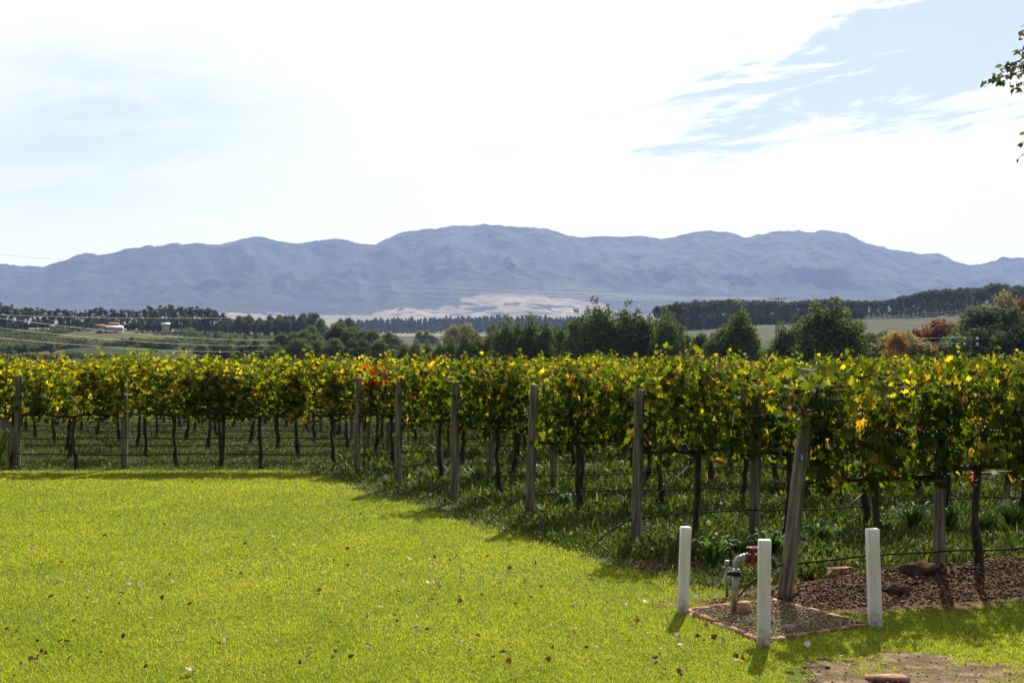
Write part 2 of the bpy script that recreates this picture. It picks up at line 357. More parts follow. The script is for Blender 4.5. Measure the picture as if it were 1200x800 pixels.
# ------------------------------------------------------------------ mountains
PR = np.array([(-900, 318), (-500, 300), (-250, 322), (-100, 305), (0, 310), (5, 309.5), (12, 311), (30, 312), (50, 313), (60, 309), (80, 302), (100, 296), (115, 300), (125, 299), (150, 291), (180, 288), (215, 286),
 (240, 285), (257, 286), (285, 279), (310, 279), (340, 285), (355, 284), (380, 281), (395, 280), (430, 286), (440, 287), (450, 280), (480, 271), (500, 269), (535, 266), (585, 263), (620, 267), (635, 267),
 (665, 276), (690, 278), (750, 277), (775, 281), (800, 276), (815, 272), (850, 271), (862, 273), (875, 279), (900, 273), (920, 271), (940, 271), (955, 272), (970, 270), (990, 273), (1015, 286), (1045, 292),
 (1075, 296), (1100, 298), (1120, 307), (1135, 311), (1150, 309), (1175, 302), (1200, 303), (1300, 285), (1450, 300), (1650, 320), (2000, 290), (2300, 310)])
Y0, Y1 = 4900., 7600.
xs = np.linspace(-6200, 6200, 1100); ts = np.concatenate([np.linspace(0, 1, 230), np.linspace(1.02, 1.22, 14)])
XX, TT = np.meshgrid(xs, ts); YY = Y0+(Y1-Y0)*TT
pxs = 600+F*XX/YY
crest = (HY-np.interp(pxs, PR[:, 0], PR[:, 1]))/F*YY+CH
t = np.clip(TT, 0, 1)
foot = 128.0
prof = .20*np.clip(t/.45, 0, 1)**1.2*1.0+.80*np.clip((t-.28)/.72, 0, 1)**1.25
wx = XX/520+1.1*fbm(XX/900, YY/900, 3)+.35*TT; wy = YY/1500+.6*fbm(XX/700+9, YY/700, 3)
rid = ridged(wx, wy, 6)
amp = np.clip(t*1.6, 0, 1)*np.clip((1-t)/.3, 0.02, 1)
ZZ = foot+(crest-foot)*np.clip(prof+(rid-.62)*.68*amp*np.clip((t-.18)*2.2, 0.06, 1), 0, 1.2)
ZZ = ZZ+(ridged(XX/150+1.5*fbm(XX/400, YY/400, 3), YY/900, 4)-.6)*62*amp*np.clip(t*2-.3, 0, 1)
back = TT > 1; ZZ = np.where(back, crest-(TT-1)*900, ZZ)
lim = (crest-CH)/YY*.995*YY+CH
ZZ = np.where(t < .97, np.minimum(ZZ, lim), ZZ)+np.where(t > .9, (fbm(XX/75, YY/75, 5, .62)-.5)*34, 0)
ZZ[0] = foot-40
nf = fbm(XX/260, YY/330, 4); nf2 = fbm(XX/120+40, YY/170, 4)
C = np.zeros(XX.shape+(3,)); C[...] = (.040, .046, .034)
C = C*(.72+.6*nf2[..., None]); C += ((rid > .72)*1.0)[..., None]*np.array([.020, .018, .012])
st_ = np.abs(((YY+120*fbm(XX/300, YY/300, 3))/150) % 1-.5) < .09
C[st_ & (t > .75)] *= 1.25
# pale stubble fields on the lower slopes, mostly straight ahead
cen = np.exp(-((pxs-585)/190)**2)+.55*np.exp(-((pxs-330)/130)**2)
fm = (nf+.28*cen-.12*np.abs(t-.1)/.15 > .55) & (t < .40)
C[fm] = (.27, .22, .155)
pale = (nf2 > .52) & (t < .3) & ~fm; C[pale] = (.10, .11, .075)
tr = (fbm(XX/45+3, YY/60, 3) > .60) & (t < .35) & fm; C[tr] = (.035, .05, .035)
n1_, n0_ = XX.shape; i = np.arange(n1_-1)[:, None]*n0_; j = np.arange(n0_-1)[None]
F4 = np.stack([i+j, i+j+1, i+n0_+j+1, i+n0_+j], -1).reshape(-1, 4)
mb = MB(); mb.add(np.stack([XX, YY, ZZ], -1), F4=F4, C=C.reshape(-1, 3))
tag(link('mountains', mb.mesh('mountains', M['rock'], True)), kind='structure')

# haze
m, n, l = newmat('haze'); n.remove(n['Principled BSDF'])
pv = n.new('ShaderNodeVolumePrincipled'); pv.inputs['Density'].default_value = 7.4e-5; pv.inputs['Color'].default_value = (.37, .51, .90, 1); pv.inputs['Anisotropy'].default_value = .2
l.new(pv.outputs[0], n['Material Output'].inputs['Volume'])
zlo = min(GZ.min(), ZZ.min())-1.0
mb = MB(); mb.add(*box(0, 925, (zlo+1000)/2, 14000, 15000, 1000-zlo))
tag(link('haze', mb.mesh('haze', m)), kind='stuff')

# ------------------------------------------------------------------ grapevines
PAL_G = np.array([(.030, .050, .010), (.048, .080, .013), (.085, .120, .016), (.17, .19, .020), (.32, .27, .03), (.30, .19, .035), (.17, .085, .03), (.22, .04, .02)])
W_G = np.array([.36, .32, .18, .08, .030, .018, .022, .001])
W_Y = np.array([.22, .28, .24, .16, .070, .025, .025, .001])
def vine_foliage(seed, weights, L_=1.25):
    g = np.random.default_rng(seed); cen = []; nrm = []; sz = []; tt = []; up = []
    canes = MB(); ns = 38
    for k in range(ns):
        x = g.uniform(-.5, .5)*L_; y0 = g.normal(0, .05); top = g.uniform(1.72, 1.97) if g.random() > .07 else g.uniform(2.0, 2.16)
        lx = g.normal(0, .16); ly = g.normal(0, .17); npt = 6; tv = np.linspace(0, 1, npt)
        path = np.stack([x+lx*tv**1.4, y0+ly*tv+.04*np.sin(3*tv+k), .98+(top-.98)*tv], 1); path[:, :2] += g.normal(0, .012, (npt, 2))
        if k % 2 == 0: canes.add(*tube(path, np.linspace(.006, .003, npt), 4, False))
        nl = g.integers(20, 27); tl = g.random(nl)**.85
        p = np.stack([np.interp(tl, tv, path[:, c]) for c in range(3)], 1)
        a = g.uniform(0, 2*np.pi, nl); off = g.uniform(.04, .17, nl)*(1-.45*tl)
        o = np.stack([np.cos(a)*.8, np.sin(a)*1.25, g.normal(-.2, .35, nl)], 1)
        cen.append(p+o*off[:, None]); nrm.append(o*[.9, 1.0, .3]+[0, 0, .55]+g.normal(0, .35, (nl, 3))); tt.append((p[:, 2]-.98)/.97)
        sz.append(g.uniform(.058, .115, nl)*np.where(tl > .85, .7, 1)); up.append(np.stack([o[:, 0]*.3, o[:, 1]*.3, -np.ones(nl)], 1))
    nh = 60; cen.append(np.stack([g.uniform(-.5, .5, nh)*L_, g.normal(0, .15, nh), g.uniform(.84, 1.05, nh)], 1)); nrm.append(g.normal(0, 1, (nh, 3))+[0, 0, .3])
    tt.append(np.zeros(nh)); sz.append(g.uniform(.07, .12, nh)); up.append(np.tile([0, 0, -1.], (nh, 1)))
    cen = np.concatenate(cen); nrm = np.concatenate(nrm); tt = np.concatenate(tt); sz = np.concatenate(sz); up = np.concatenate(up)
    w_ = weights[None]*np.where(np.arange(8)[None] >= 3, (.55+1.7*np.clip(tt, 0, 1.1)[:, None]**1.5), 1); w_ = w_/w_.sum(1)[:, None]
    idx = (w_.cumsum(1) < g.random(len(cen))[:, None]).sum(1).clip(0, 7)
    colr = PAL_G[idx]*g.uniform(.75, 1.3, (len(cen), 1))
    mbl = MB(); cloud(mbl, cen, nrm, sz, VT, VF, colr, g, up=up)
    return mbl.mesh('foliage', M['vineleaf']), canes.mesh('canes', M['bark'])
def vine_wood(seed, L_=1.25):
    g = np.random.default_rng(seed); lean = g.normal(0, .05); n_ = 9; tz = np.linspace(0, 1, n_)
    path = np.stack([lean*np.sin(tz*2.4)*1.6+g.normal(0, .010, n_), g.normal(0, .010, n_), -.03+tz*1.0], 1)
    rad = .030*(1.35-.5*tz+.5*np.exp(-tz*7))*g.uniform(.85, 1.25, n_); rad[-1] *= 1.3; rad[-2] *= 1.2
    mb = MB(); mb.add(*tube(path, rad, 8)); trunk = mb.mesh('trunk', M['bark'], True)
    mb = MB()
    for s in (-1, 1):
        k = 10; u = np.linspace(0, 1, k)
        p = np.stack([path[-1, 0]+s*u*L_*.5, g.normal(0, .012, k), .955+.05*np.sin(u*1.5)*(1-u)+g.normal(0, .008, k)-.02*(1-u)], 1)
        mb.add(*tube(p, np.linspace(.026, .012, k)*g.uniform(.8, 1.35, k), 6))
        for q in range(6):                         # knobbly spurs
            b = p[g.integers(1, k)]; mb.add(*tube([b, b+[g.normal(0, .02), g.normal(0, .02), g.uniform(.03, .08)]], [.014, .008], 5))
    cord = mb.mesh('cordon', M['bark'], True)
    bunches = []
    for q in range(g.integers(2, 5)):             # shrivelled bunches
        mb = MB()
        c0 = np.array([g.uniform(-.5, .5)*L_, g.normal(0, .05), g.uniform(.86, 1.0)])
        for r in range(16):
            c = c0+g.normal(0, 1, 3)*[.012, .012, .024]
            v = np.array([[1, 0, 0], [-1, 0, 0], [0, 1, 0], [0, -1, 0], [0, 0, 1], [0, 0, -1.]])*.015+c
            mb.add(v, F3=[[0, 2, 4], [2, 1, 4], [1, 3, 4], [3, 0, 4], [2, 0, 5], [1, 2, 5], [3, 1, 5], [0, 3, 5]])
        bunches.append(mb.mesh('grape_bunch', M['grape'], True))
    return trunk, cord, bunches
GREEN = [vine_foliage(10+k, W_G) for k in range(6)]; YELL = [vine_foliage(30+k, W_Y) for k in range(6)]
WOOD = [vine_wood(50+k) for k in range(6)]
def vine(x, y, rz, kind, label, group, sx=1.0, z=0.0, full=True):
    t_ = empty('grapevine', (x, y, z), rz+(math.pi if rng.random() < .5 else 0), (sx, rng.uniform(.9, 1.1), rng.uniform(.93, 1.05)))
    tag(t_, label, 'grapevine', group)
    w_ = WOOD[rng.integers(6)]; fo = (GREEN if kind == 'g' else YELL)[rng.integers(6)]
    link('trunk', w_[0], t_).scale = (1/sx, 1, 1); link('cordon', w_[1], t_); link('foliage', fo[0], t_)
    if full:
        link('canes', fo[1], t_)
        for b_ in w_[2]: link('grape_bunch', b_, t_)
    return t_
def post_mesh(h, r, seed):
    g = np.random.default_rng(seed); n_ = 12; z = np.concatenate([np.linspace(-.05, h-.015, n_-1), [h]]); rad = r*(1.06-.1*z/h); rad[-1] *= .86
    V, F3, F4 = tube(np.stack([g.normal(0, .003, n_), g.normal(0, .003, n_), z], 1), rad*g.uniform(.97, 1.03, n_), 14)
    mb = MB(); mb.add(V, F3, F4); return mb.mesh('trellis_post', M['post'], True)
POSTS = [post_mesh(1.66, .056, 1), post_mesh(1.62, .052, 2), post_mesh(1.66, .060, 3), post_mesh(1.64, .05, 4)]
def post(x, y, label, group=None, tilt=(0, 0), k=None, z=0):
    o = link('trellis_post', POSTS[rng.integers(4) if k is None else k], loc=(x, y, z)); o.rotation_euler = (tilt[0], tilt[1], rng.uniform(0, 6.28))
    if tilt != (0, 0): o.rotation_euler = (tilt[0], tilt[1], 0)
    return tag(o, label, 'post', group or 'wooden trellis posts')
ORD = ['first', 'second', 'third', 'fourth', 'fifth', 'sixth', 'seventh', 'eighth', 'ninth', 'tenth', 'eleventh', 'twelfth', 'thirteenth', 'fourteenth', 'fifteenth']
ROWS = {'F': 'nearest row, with the number tag', 'E': 'second nearest angled row', 'D': 'third nearest angled row',
        'C': 'fourth nearest angled row', 'B': 'fifth nearest angled row', 'A': 'angled row beside the red leaves'}
LEN = {'F': 5.5, 'E': 8.5, 'D': 11, 'C': 13.5, 'B': 15.8, 'A': 18.5}
def line_thing(name, pts, r, mat, label, cat, group, sides=5):
    mb = MB(); mb.add(*tube(pts, r, sides)); return tag(link(name, mb.mesh(name, mat, True)), label, cat, group)
for key, e in ENDS.items():
    e = np.array(e); s0 = e+(np.array([.12, .05]) if key == 'F' else 0)
    nv = int((LEN[key]-.78)/1.15)+1
    for k in range(nv):
        s = .78+1.15*k; p = s0+RD*s+RN*rng.normal(0, .03)
        if k >= 3: lab = f'grapevine further along the {ROWS[key]}'
        else: lab = f'{ORD[k]} grapevine from the end post in the {ROWS[key]}'
        if k == 0: p = p-RD*(.03 if key == 'F' else .06)
        tv_ = vine(p[0], p[1], R(25), 'g' if key in 'FEDC' else ('g' if rng.random() < .5 else 'y'), lab, 'grapevines in the angled rows', 1.12 if k == 0 else 1.0, .05 if key == 'F' else 0)
        if key == 'F' and k == 0:               # shoots that hang over the head of the leaning post
            tv_.rotation_euler.z = R(25); g = np.random.default_rng(4); n_ = 230
            cen = np.stack([g.uniform(-1.05, -.35, n_)/1.12, g.normal(-.12, .13, n_), 1.42+.52*g.random(n_)**.8], 1)
            mb = MB(); cloud(mb, cen, g.normal(0, .6, (n_, 3))+[0, -.4, .5], g.uniform(.055, .105, n_), VT, VF, PAL_G[g.choice(8, n_, p=W_G/W_G.sum())], g, up=np.tile([0, -.2, -1.], (n_, 1)))
            mbc = MB()
            for q in range(7): x0 = g.uniform(-.9, -.4); mbc.add(*tube([(-.45, 0, 1.0), ((x0-.45)/2, -.03, 1.45), (x0, -.1, 1.9)], [.006, .005, .003], 4, False))
            link('foliage', mb.mesh('foliage', M['vineleaf']), tv_); link('canes', mbc.mesh('canes', M['bark']), tv_)
    if key == 'F':
        post(e[0], e[1], 'thick leaning grey end post carrying the small blue number tag', None, (R(-2), R(7.0)), 2)
    else:
        post(e[0], e[1], f'round grey wooden end post of the {ROWS[key]}', None, (R(rng.uniform(-1, 1)), R(rng.uniform(0, 2.5))), [0, 0, 2, 1, 3][('EDCBA').index(key)])
    for q, s in enumerate(np.arange(1.6, LEN[key], 4.6)):
        p = s0+RD*s+RN*.14; post(p[0], p[1], f'{["wooden post inside the", "far wooden post inside the", "farthest wooden post inside the", "last wooden post inside the"][q]} {ROWS[key]}', None, (R(rng.uniform(-2, 2)), R(rng.uniform(-2, 2))), None, .02)
    # drip hose: comes out of the ground left of the end post, up to the post, then along the row
    pts = [(*(e-RD*.62+RN*-.12), .0), (*(e-RD*.35), .16), (*(e-RD*.06), .29)]
    for s in np.arange(.3, LEN[key], .35): pts.append((*(s0+RD*s-RN*.05), .31+.02*math.sin(s*1.9)+rng.normal(0, .006)))
    line_thing('drip_hose', pts, .0085, M['hose'], f'black drip hose strung low along the {ROWS[key]}', 'hose', 'black drip hoses')
    for hz, lb in ((.98, 'cordon wire'), (1.35, 'middle foliage wire'), (1.66, 'top foliage wire')):
        line_thing('trellis_wire', [(*(s0), hz), (*(s0+RD*LEN[key]), hz)], .0022, M['wire'], f'thin steel {lb} of the {ROWS[key]}', 'wire', 'trellis wires', 4)
    line_thing('anchor_wire', [(*(e-RD*.5), .0), (*(s0+RD*.9), 1.0)], .003, M['wire'], f'slanting anchor wire at the end of the {ROWS[key]}', 'wire', 'slanting anchor wires', 4)

# rows of the left block, running straight across
for k in range(8):
    Yr = 25.4+2.5*k; sl_ = .03
    XL = (20-7*k-600)/F*Yr; XR = min((Yr-24.7)/.466-2.7-1.1, .36*Yr+2.5)
    if k == 0: XR = -3.0
    ry = lambda X: Yr+sl_*(X-XL)
    if k == 0: vx = [(p_-600)/F*Yr for p_ in (90, 207, 304, 392)]
    else: vx = list(np.arange(XL+.9+rng.uniform(0, .5), XR, 1.5))
    if k >= 1: vx = [XL-.7]+vx
    for q, X in enumerate(vx):
        if k == 0: lab = f'{ORD[q]} grapevine from the left in the front row facing the lawn'
        else: lab = f'grapevine standing in the {ORD[k-1]} row behind the front row facing the lawn'
        vine(X, ry(X), R(2), 'y', lab, 'grapevines in the long cross rows', 1.3, 0, k < 4)
    if k == 0:
        vine(XL-.15, ry(XL)+.1, R(2), 'y', 'grapevine overhanging the left end post at the picture edge', 'grapevines in the long cross rows', 1.1)
        vine((255-600)/F*Yr, Yr+.2, R(2), 'y', 'grapevine between the second and third vines of the front row facing the lawn', 'grapevines in the long cross rows', 1.0)
    px_posts = [XL]+([(142-600)/F*Yr] if k == 0 else list(np.arange(XL+1.8+k*.37, XR, 5.2)))
    for q, X in enumerate(px_posts):
        if k == 0: lab = ['thick grey end post at the left edge of the front row', 'wooden post standing between the first two vines of the front row'][q]
        elif q == 0: lab = f'end post at the left edge of the {ORD[k-1]} row behind the front row'
        else: lab = f'wooden post inside the {ORD[k-1]} row behind the front row'
        post(X, ry(X)+(.14 if q else 0), lab, None, (0.001, R(rng.uniform(-1.5, 1.5))), 2 if q == 0 else None)
    pts = [(X, ry(X)-.06, .26+.015*math.sin(X*2)) for X in np.arange(XL, XR, .5)]
    rn_ = 'front row facing the lawn' if k == 0 else f'{ORD[k-1]} row behind the front row'
    line_thing('drip_hose', pts, .009, M['hose'], f'black drip hose strung low along the {rn_}', 'hose', 'black drip hoses')
    for hz, lb in ((.55, 'low trellis wire'), (1.0, 'cordon wire')):
        line_thing('trellis_wire', [(XL, ry(XL), hz), (XR, ry(XR), hz)], .004, M['hose'], f'thin dark {lb} along the {rn_}', 'wire', 'trellis wires', 4)

# red shoots beside post A
g = np.random.default_rng(5)
ax, ay = ENDS['A']
e_ = empty('red_vine_shoot', (ax+.12, ay-.05, 0)); tag(e_, 'vine shoot with bright red autumn leaves beside a grey end post', 'vine shoot')
mb = MB(); cen = np.stack([g.uniform(0, .45, 34), g.normal(0, .08, 34), g.uniform(1.35, 1.85, 34)-0.0], 1); cen[:, 2] = np.where(cen[:, 0] > .2, np.maximum(cen[:, 2], 1.55), cen[:, 2])
cloud(mb, cen, g.normal(0, 1, (34, 3))+[0, -.8, .2], g.uniform(.05, .09, 34), VT, VF, np.array([(.30, .02, .012), (.30, .05, .015), (.22, .015, .012)])[g.integers(0, 3, 34)], g)
link('foliage', mb.mesh('foliage', M['vineleaf']), e_)
mb = MB(); mb.add(*tube([(0, 0, 0), (.03, .0, .8), (.1, .0, 1.5), (.3, .0, 1.85)], [.014, .012, .008, .004], 5)); link('stem', mb.mesh('stem', M['bark'], True), e_)

# tag with the number 1 on post F
ex, ey = ENDS['F']; tz = 1.15; tx = ex+math.sin(R(7))*tz-.052
mb = MB(); mb.add(*box(0, 0, 0, .058, .004, .062)); pl = tag(link('number_tag', mb.mesh('number_tag', M['tealtag']), loc=(tx+.036, ey+.045-.078-.04, tz+.03)), 'small blue-green plate with a white number 1 nailed on leaning end post', 'number plate')
mb = MB(); mb.add(*box(0, -.0035, 0, .007, .003, .036)); mb.add(*box(-.006, -.0036, .012, .009, .0028, .006)); mb.add(*box(0, -.0038, -.018, .019, .0026, .006)); link('numeral', mb.mesh('numeral', M['tagwhite']), pl)

# ------------------------------------------------------------------ grass, weeds, mulch
def scatter(n, ymin, ymax, xs=.42, g=None, p=2.0):
    """points with density falling off with distance from the viewpoint area"""
    u = g.random(n); Y = ymin*(ymax/ymin)**u; X = g.uniform(-1, 1, n)*(xs*Y+.6); return X, Y
g = np.random.default_rng(21)
nb = 800000
X, Y = scatter(nb, 7.5, 25.4, g=g)
keep = inside(np.array(lawn_poly), X+g.normal(0, .12, nb)+(fbm(X*2, Y*2, 3)-.5)*.5, Y+g.normal(0, .15, nb)+(fbm(X*2+5, Y*2, 3)-.5)*.7)
bare = fbm(X*1.3+4, Y*1.3, 4)
bed = np.array([G(803, 718), G(893, 755), G(1018, 733), G(905, 704)])
pathp = np.array([G(940, 776), G(1020, 762), G(1120, 768), G(1180, 784), (3.3, 8.2), (2.9, 7), (1.2, 7), (1.75, 8.4)])
keep &= ~inside(bed, X, Y); keep &= ~(inside(pathp, X+(fbm(X*4, Y*4, 3)-.5)*.5, Y+(fbm(X*3+8, Y*3, 3)-.5)*.5) & (g.random(nb) > .10+.9*(fbm(X*3, Y*3, 3) > .52))) & (g.random(nb) < np.clip(1.9-1.6*bare, .25, 1))
X = X[keep]; Y = Y[keep]; n_ = len(X)
hgt = g.uniform(.010, .027, n_)*(.8+.5*fbm(X*.9, Y*.9, 3)); wd = g.uniform(.0017, .0032, n_)*(Y/9)
th = g.uniform(0, 2*np.pi, n_); ln = g.normal(0, .65, (n_, 2))*hgt[:, None]
bx_, by_ = np.cos(th)*wd, np.sin(th)*wd
V = np.zeros((n_, 3, 3)); V[:, 0] = np.stack([X-bx_, Y-by_, np.full(n_, -.001)], 1); V[:, 1] = np.stack([X+bx_, Y+by_, np.full(n_, -.001)], 1); V[:, 2] = np.stack([X+ln[:, 0], Y+ln[:, 1], hgt], 1)
tone = .55*fbm(X*.45, Y*.45+3, 4)+.45*fbm(X*2.2, Y*1.6, 3); pal = np.array([(.20, .27, .032), (.28, .335, .042), (.36, .39, .062), (.42, .33, .18)])
ti = np.clip((tone*4.2-.75+g.normal(0, .65, n_)), 0, 3).astype(int); ti = np.where(g.random(n_) < .05, 3, np.minimum(ti, 2))
C = np.repeat(pal[ti]*g.uniform(.75, 1.2, (n_, 1)), 3, 0)
mb = MB(); mb.add(V.reshape(-1, 3), F3=np.arange(n_*3).reshape(-1, 3), C=C)
tag(link('lawn_grass', mb.mesh('lawn_grass', M['grass'])), 'short sunlit yellow-green mown grass covering the open lawn', 'grass', kind='stuff')

# ground cover between the vines
def in_bed(X, Y):
    p = np.stack([X-F0[0], Y-F0[1]], -1); s = p@RD; d = p@RN; return (s > -.7) & (np.abs(d+.05) < .72)
def weeds(name, n, y0, y1, hmin, hmax, tmpl, label, seed, thr=.42, edge=.0, size=None):
    g = np.random.default_rng(seed); X, Y = scatter(n, y0, y1, g=g)
    k = ~inside(np.array(lawn_poly), X+edge+g.normal(0, .12, n), Y+g.normal(0, .12, n)) & (Y > 11.2) & ~inside(bed, X, Y)
    k &= ~(in_bed(X, Y) & (g.random(n) > .05)) & (fbm(X*1.1, Y*1.1+5, 4)+g.normal(0, .06, n) > thr)
    dx = X-np.interp(Y, [11.7, 24.7], [2.25, -2.7]); k &= (g.random(n) < np.clip((dx+1.4)/1.3, .18, 1)) | (Y > 24.85)
    X = X[k]; Y = Y[k]; m_ = len(X)
    a = g.uniform(0, 2*np.pi, m_); tilt = g.uniform(.15, 1.1, m_)
    up = np.stack([np.cos(a)*np.sin(tilt), np.sin(a)*np.sin(tilt), np.cos(tilt)], 1); nm = np.stack([-np.cos(a)*np.cos(tilt), -np.sin(a)*np.cos(tilt), np.sin(tilt)], 1)
    hh = (.55+.9*fbm(X*1.7+3, Y*1.7, 3)); dxx = X-np.interp(Y, [11.7, 24.7], [2.25, -2.7]); hh *= np.clip(.4+(dxx+1)*.4, .4, 1)
    sz = g.uniform(hmin, hmax, m_)*hh*np.clip(Y/20, .8, 1.6)
    cz = np.where(g.random(m_) < .5, 0, g.uniform(0, .14, m_)*hh)
    pf = np.stack([X-F0[0], Y-F0[1]], -1)@RN; k2 = ~((X > 2.3) & (pf < -.1) & (g.random(m_) > .04) & (Y < 15)); X = X[k2]; Y = Y[k2]; a = a[k2]; up = up[k2]; nm = nm[k2]; sz = sz[k2]; cz = cz[k2]; m_ = len(X)
    pal = np.array([(.022, .038, .008), (.040, .063, .012), (.068, .094, .016), (.15, .145, .04)]); cc = pal[g.choice(4, m_, p=[.3, .35, .27, .08])]*g.uniform(.8, 1.2, (m_, 1))
    xa = np.cross(up, nm); tv, tf = tmpl; K = len(tv)
    V = np.stack([X, Y, cz], 1)[:, None]+sz[:, None, None]*(tv[None, :, 0:1]*xa[:, None]+tv[None, :, 1:2]*up[:, None]+tv[None, :, 2:3]*nm[:, None]*1.0)
    mb = MB(); mb.add(V.reshape(-1, 3), F3=(np.arange(m_)[:, None, None]*K+tf[None]).reshape(-1, 3), C=np.repeat(cc, K, 0))
    tag(link(name, mb.mesh(name, M['weed'])), label, 'weeds', kind='stuff')
weeds('broadleaf_weeds', 260000, 10.8, 48, .045, .12, (OT, OF), 'leafy green weeds growing thickly between the vine rows', 31, .40)
weeds('low_weeds', 60000, 10.9, 17, .03, .07, (OT, OF), 'low creeping weeds at the ragged edge of the lawn', 35, .36, .35)
weeds('tall_grass', 300000, 10.8, 48, .07, .20, (BT*[.35, 1, 1], BF), 'unmown grass tufts growing between the vine rows', 32, .34)

# mulch chips and clods on the bed, gravel in the edging
def chips(name, n, region, smin, smax, pal, label, seed, zf, mat, cat='litter', flat=.35, spread=2.0):
    g = np.random.default_rng(seed); X = []; 
    x0, y0 = region.min(0); x1, y1 = region.max(0)
    X = g.uniform(x0, x1, n*3); Y = g.uniform(y0, y1, n*3); k = inside(region, X, Y); X = X[k][:n]; Y = Y[k][:n]; m_ = len(X)
    nm = g.normal(0, flat, (m_, 3))+[0, 0, 1]; cc = np.array(pal)[g.integers(0, len(pal), m_)]*g.uniform(.7, 1.3, (m_, 1))
    Z = zf(X, Y)+g.uniform(.004, .018, m_)
    tv = np.array([[.5, 0, 0], [-.5, .1, 0], [0, .38, .02], [0, -.36, .0], [0, 0, .26], [0, 0, -.26]]); tf = np.array([[0, 2, 4], [2, 1, 4], [1, 3, 4], [3, 0, 4], [2, 0, 5], [1, 2, 5], [3, 1, 5], [0, 3, 5]])
    mb = MB(); cloud(mb, np.stack([X, Y, Z], 1), nm, g.uniform(smin, smax, m_), tv, tf, cc, g)
    return tag(link(name, mb.mesh(name, mat)), label, cat, kind='stuff')
mul = np.array([tuple(F0+RD*s+RN*d) for s, d in ((-.6, -.5), (1, -.75), (6, -.85), (6, .6), (.5, .5), (-.9, .2))])
chips('bark_mulch', 15000, mul, .010, .042, [(.08, .042, .026), (.12, .062, .038), (.19, .11, .07), (.05, .028, .018), (.34, .24, .17), (.10, .05, .03)], 'reddish brown mulch and dry leaf litter under the nearest vine row', 41, berm, M['chip'])
chips('gravel', 3600, bed*.94+bed.mean(0)*.06, .010, .026, [(.30, .24, .16), (.20, .14, .09), (.40, .33, .24), (.26, .20, .13)], 'fine brown gravel filling the brick-edged square', 42, lambda x, y: 0*x+.012, M['chip'], 'gravel', .8)
chips('path_litter', 500, pathp, .006, .03, [(.30, .20, .14), (.45, .36, .28), (.2, .12, .08)], 'dry leaf bits and stones on the sandy path', 43, lambda x, y: 0*x+.006, M['chip'])
chips('soil_litter', 2500, np.array([G(745, 645), G(830, 632), G(840, 655), G(800, 668), G(745, 668)]), .015, .045, [(.16, .09, .06), (.26, .16, .11), (.10, .06, .04)], 'brown soil crumbs and bark beside the second row end', 44, lambda x, y: 0*x+.004, M['chip'])
sheet('soil_patch', [G(742, 650), G(770, 636), G(832, 630), G(845, 652), G(800, 670), G(745, 668)], .005, M['soil'], .07)

# fallen leaves on the lawn: individual things
def fallen(colr, seed, big=1.0):
    g = np.random.default_rng(seed); v = VT.copy() if seed % 2 else OT*[1.2, 1, 1]-[0, .5, 0]; f = VF if seed % 2 else OF
    v = v.copy(); v[:, 2] = .6*v[:, 0]**2+.35*v[:, 1]**2+g.normal(0, .05, len(v)); mb = MB(); mb.add(v, F3=f, C=np.array(colr)*g.uniform(.8, 1.2)); return mb.mesh('fallen_leaf', M['dead'])
BRN = [fallen(c, 60+i) for i, c in enumerate([(.06, .02, .012), (.12, .045, .02), (.04, .02, .012), (.16, .07, .035), (.08, .035, .025)])]
PALE = [fallen(c, 80+i) for i, c in enumerate([(.62, .55, .48), (.7, .62, .6), (.5, .38, .3)])]
cnt = 0
while cnt < 288:
    py = rng.uniform(556, 798); px = rng.uniform(2, 1000); x, y = G(px, py)
    if not inside(np.array(lawn_poly), np.array([x+.3]), np.array([y+.2]))[0] or inside(bed, np.array([x]), np.array([y]))[0]: continue
    if fbm(np.array(x*.9), np.array(y*.7), 3) < rng.uniform(.25, .62): continue
    pale = rng.random() < .13; s = rng.uniform(.03, .058)*(1 if rng.random() > .06 else 1.4)
    o = link('fallen_leaf', (PALE[rng.integers(3)] if pale else BRN[rng.integers(5)]), loc=(x, y, .03)); o.scale = (s, s, s); o.rotation_euler = (rng.normal(.3, .4), rng.normal(0, .4), rng.uniform(0, 6.28))
    tag(o, 'bleached pale dry leaf lying on the sunlit lawn' if pale else 'small dark brown dry leaf lying on the sunlit lawn', 'leaf', 'pale dry leaves on the lawn' if pale else 'brown dry leaves on the lawn'); cnt += 1
o = link('fallen_leaf', fallen((.30, .07, .02), 91), loc=(*G(512, 690), .035)); o.scale = (.085,)*3; o.rotation_euler = (.9, .3, 1.0); tag(o, 'large rust-red leaf standing up in the middle of the lawn', 'leaf')
o = link('fallen_leaf', fallen((.34, .10, .03), 93), loc=(*G(37, 647), .03)); o.scale = (.08,)*3; o.rotation_euler = (.5, .5, .3); tag(o, 'large rust-red leaf at the left side of the lawn', 'leaf')

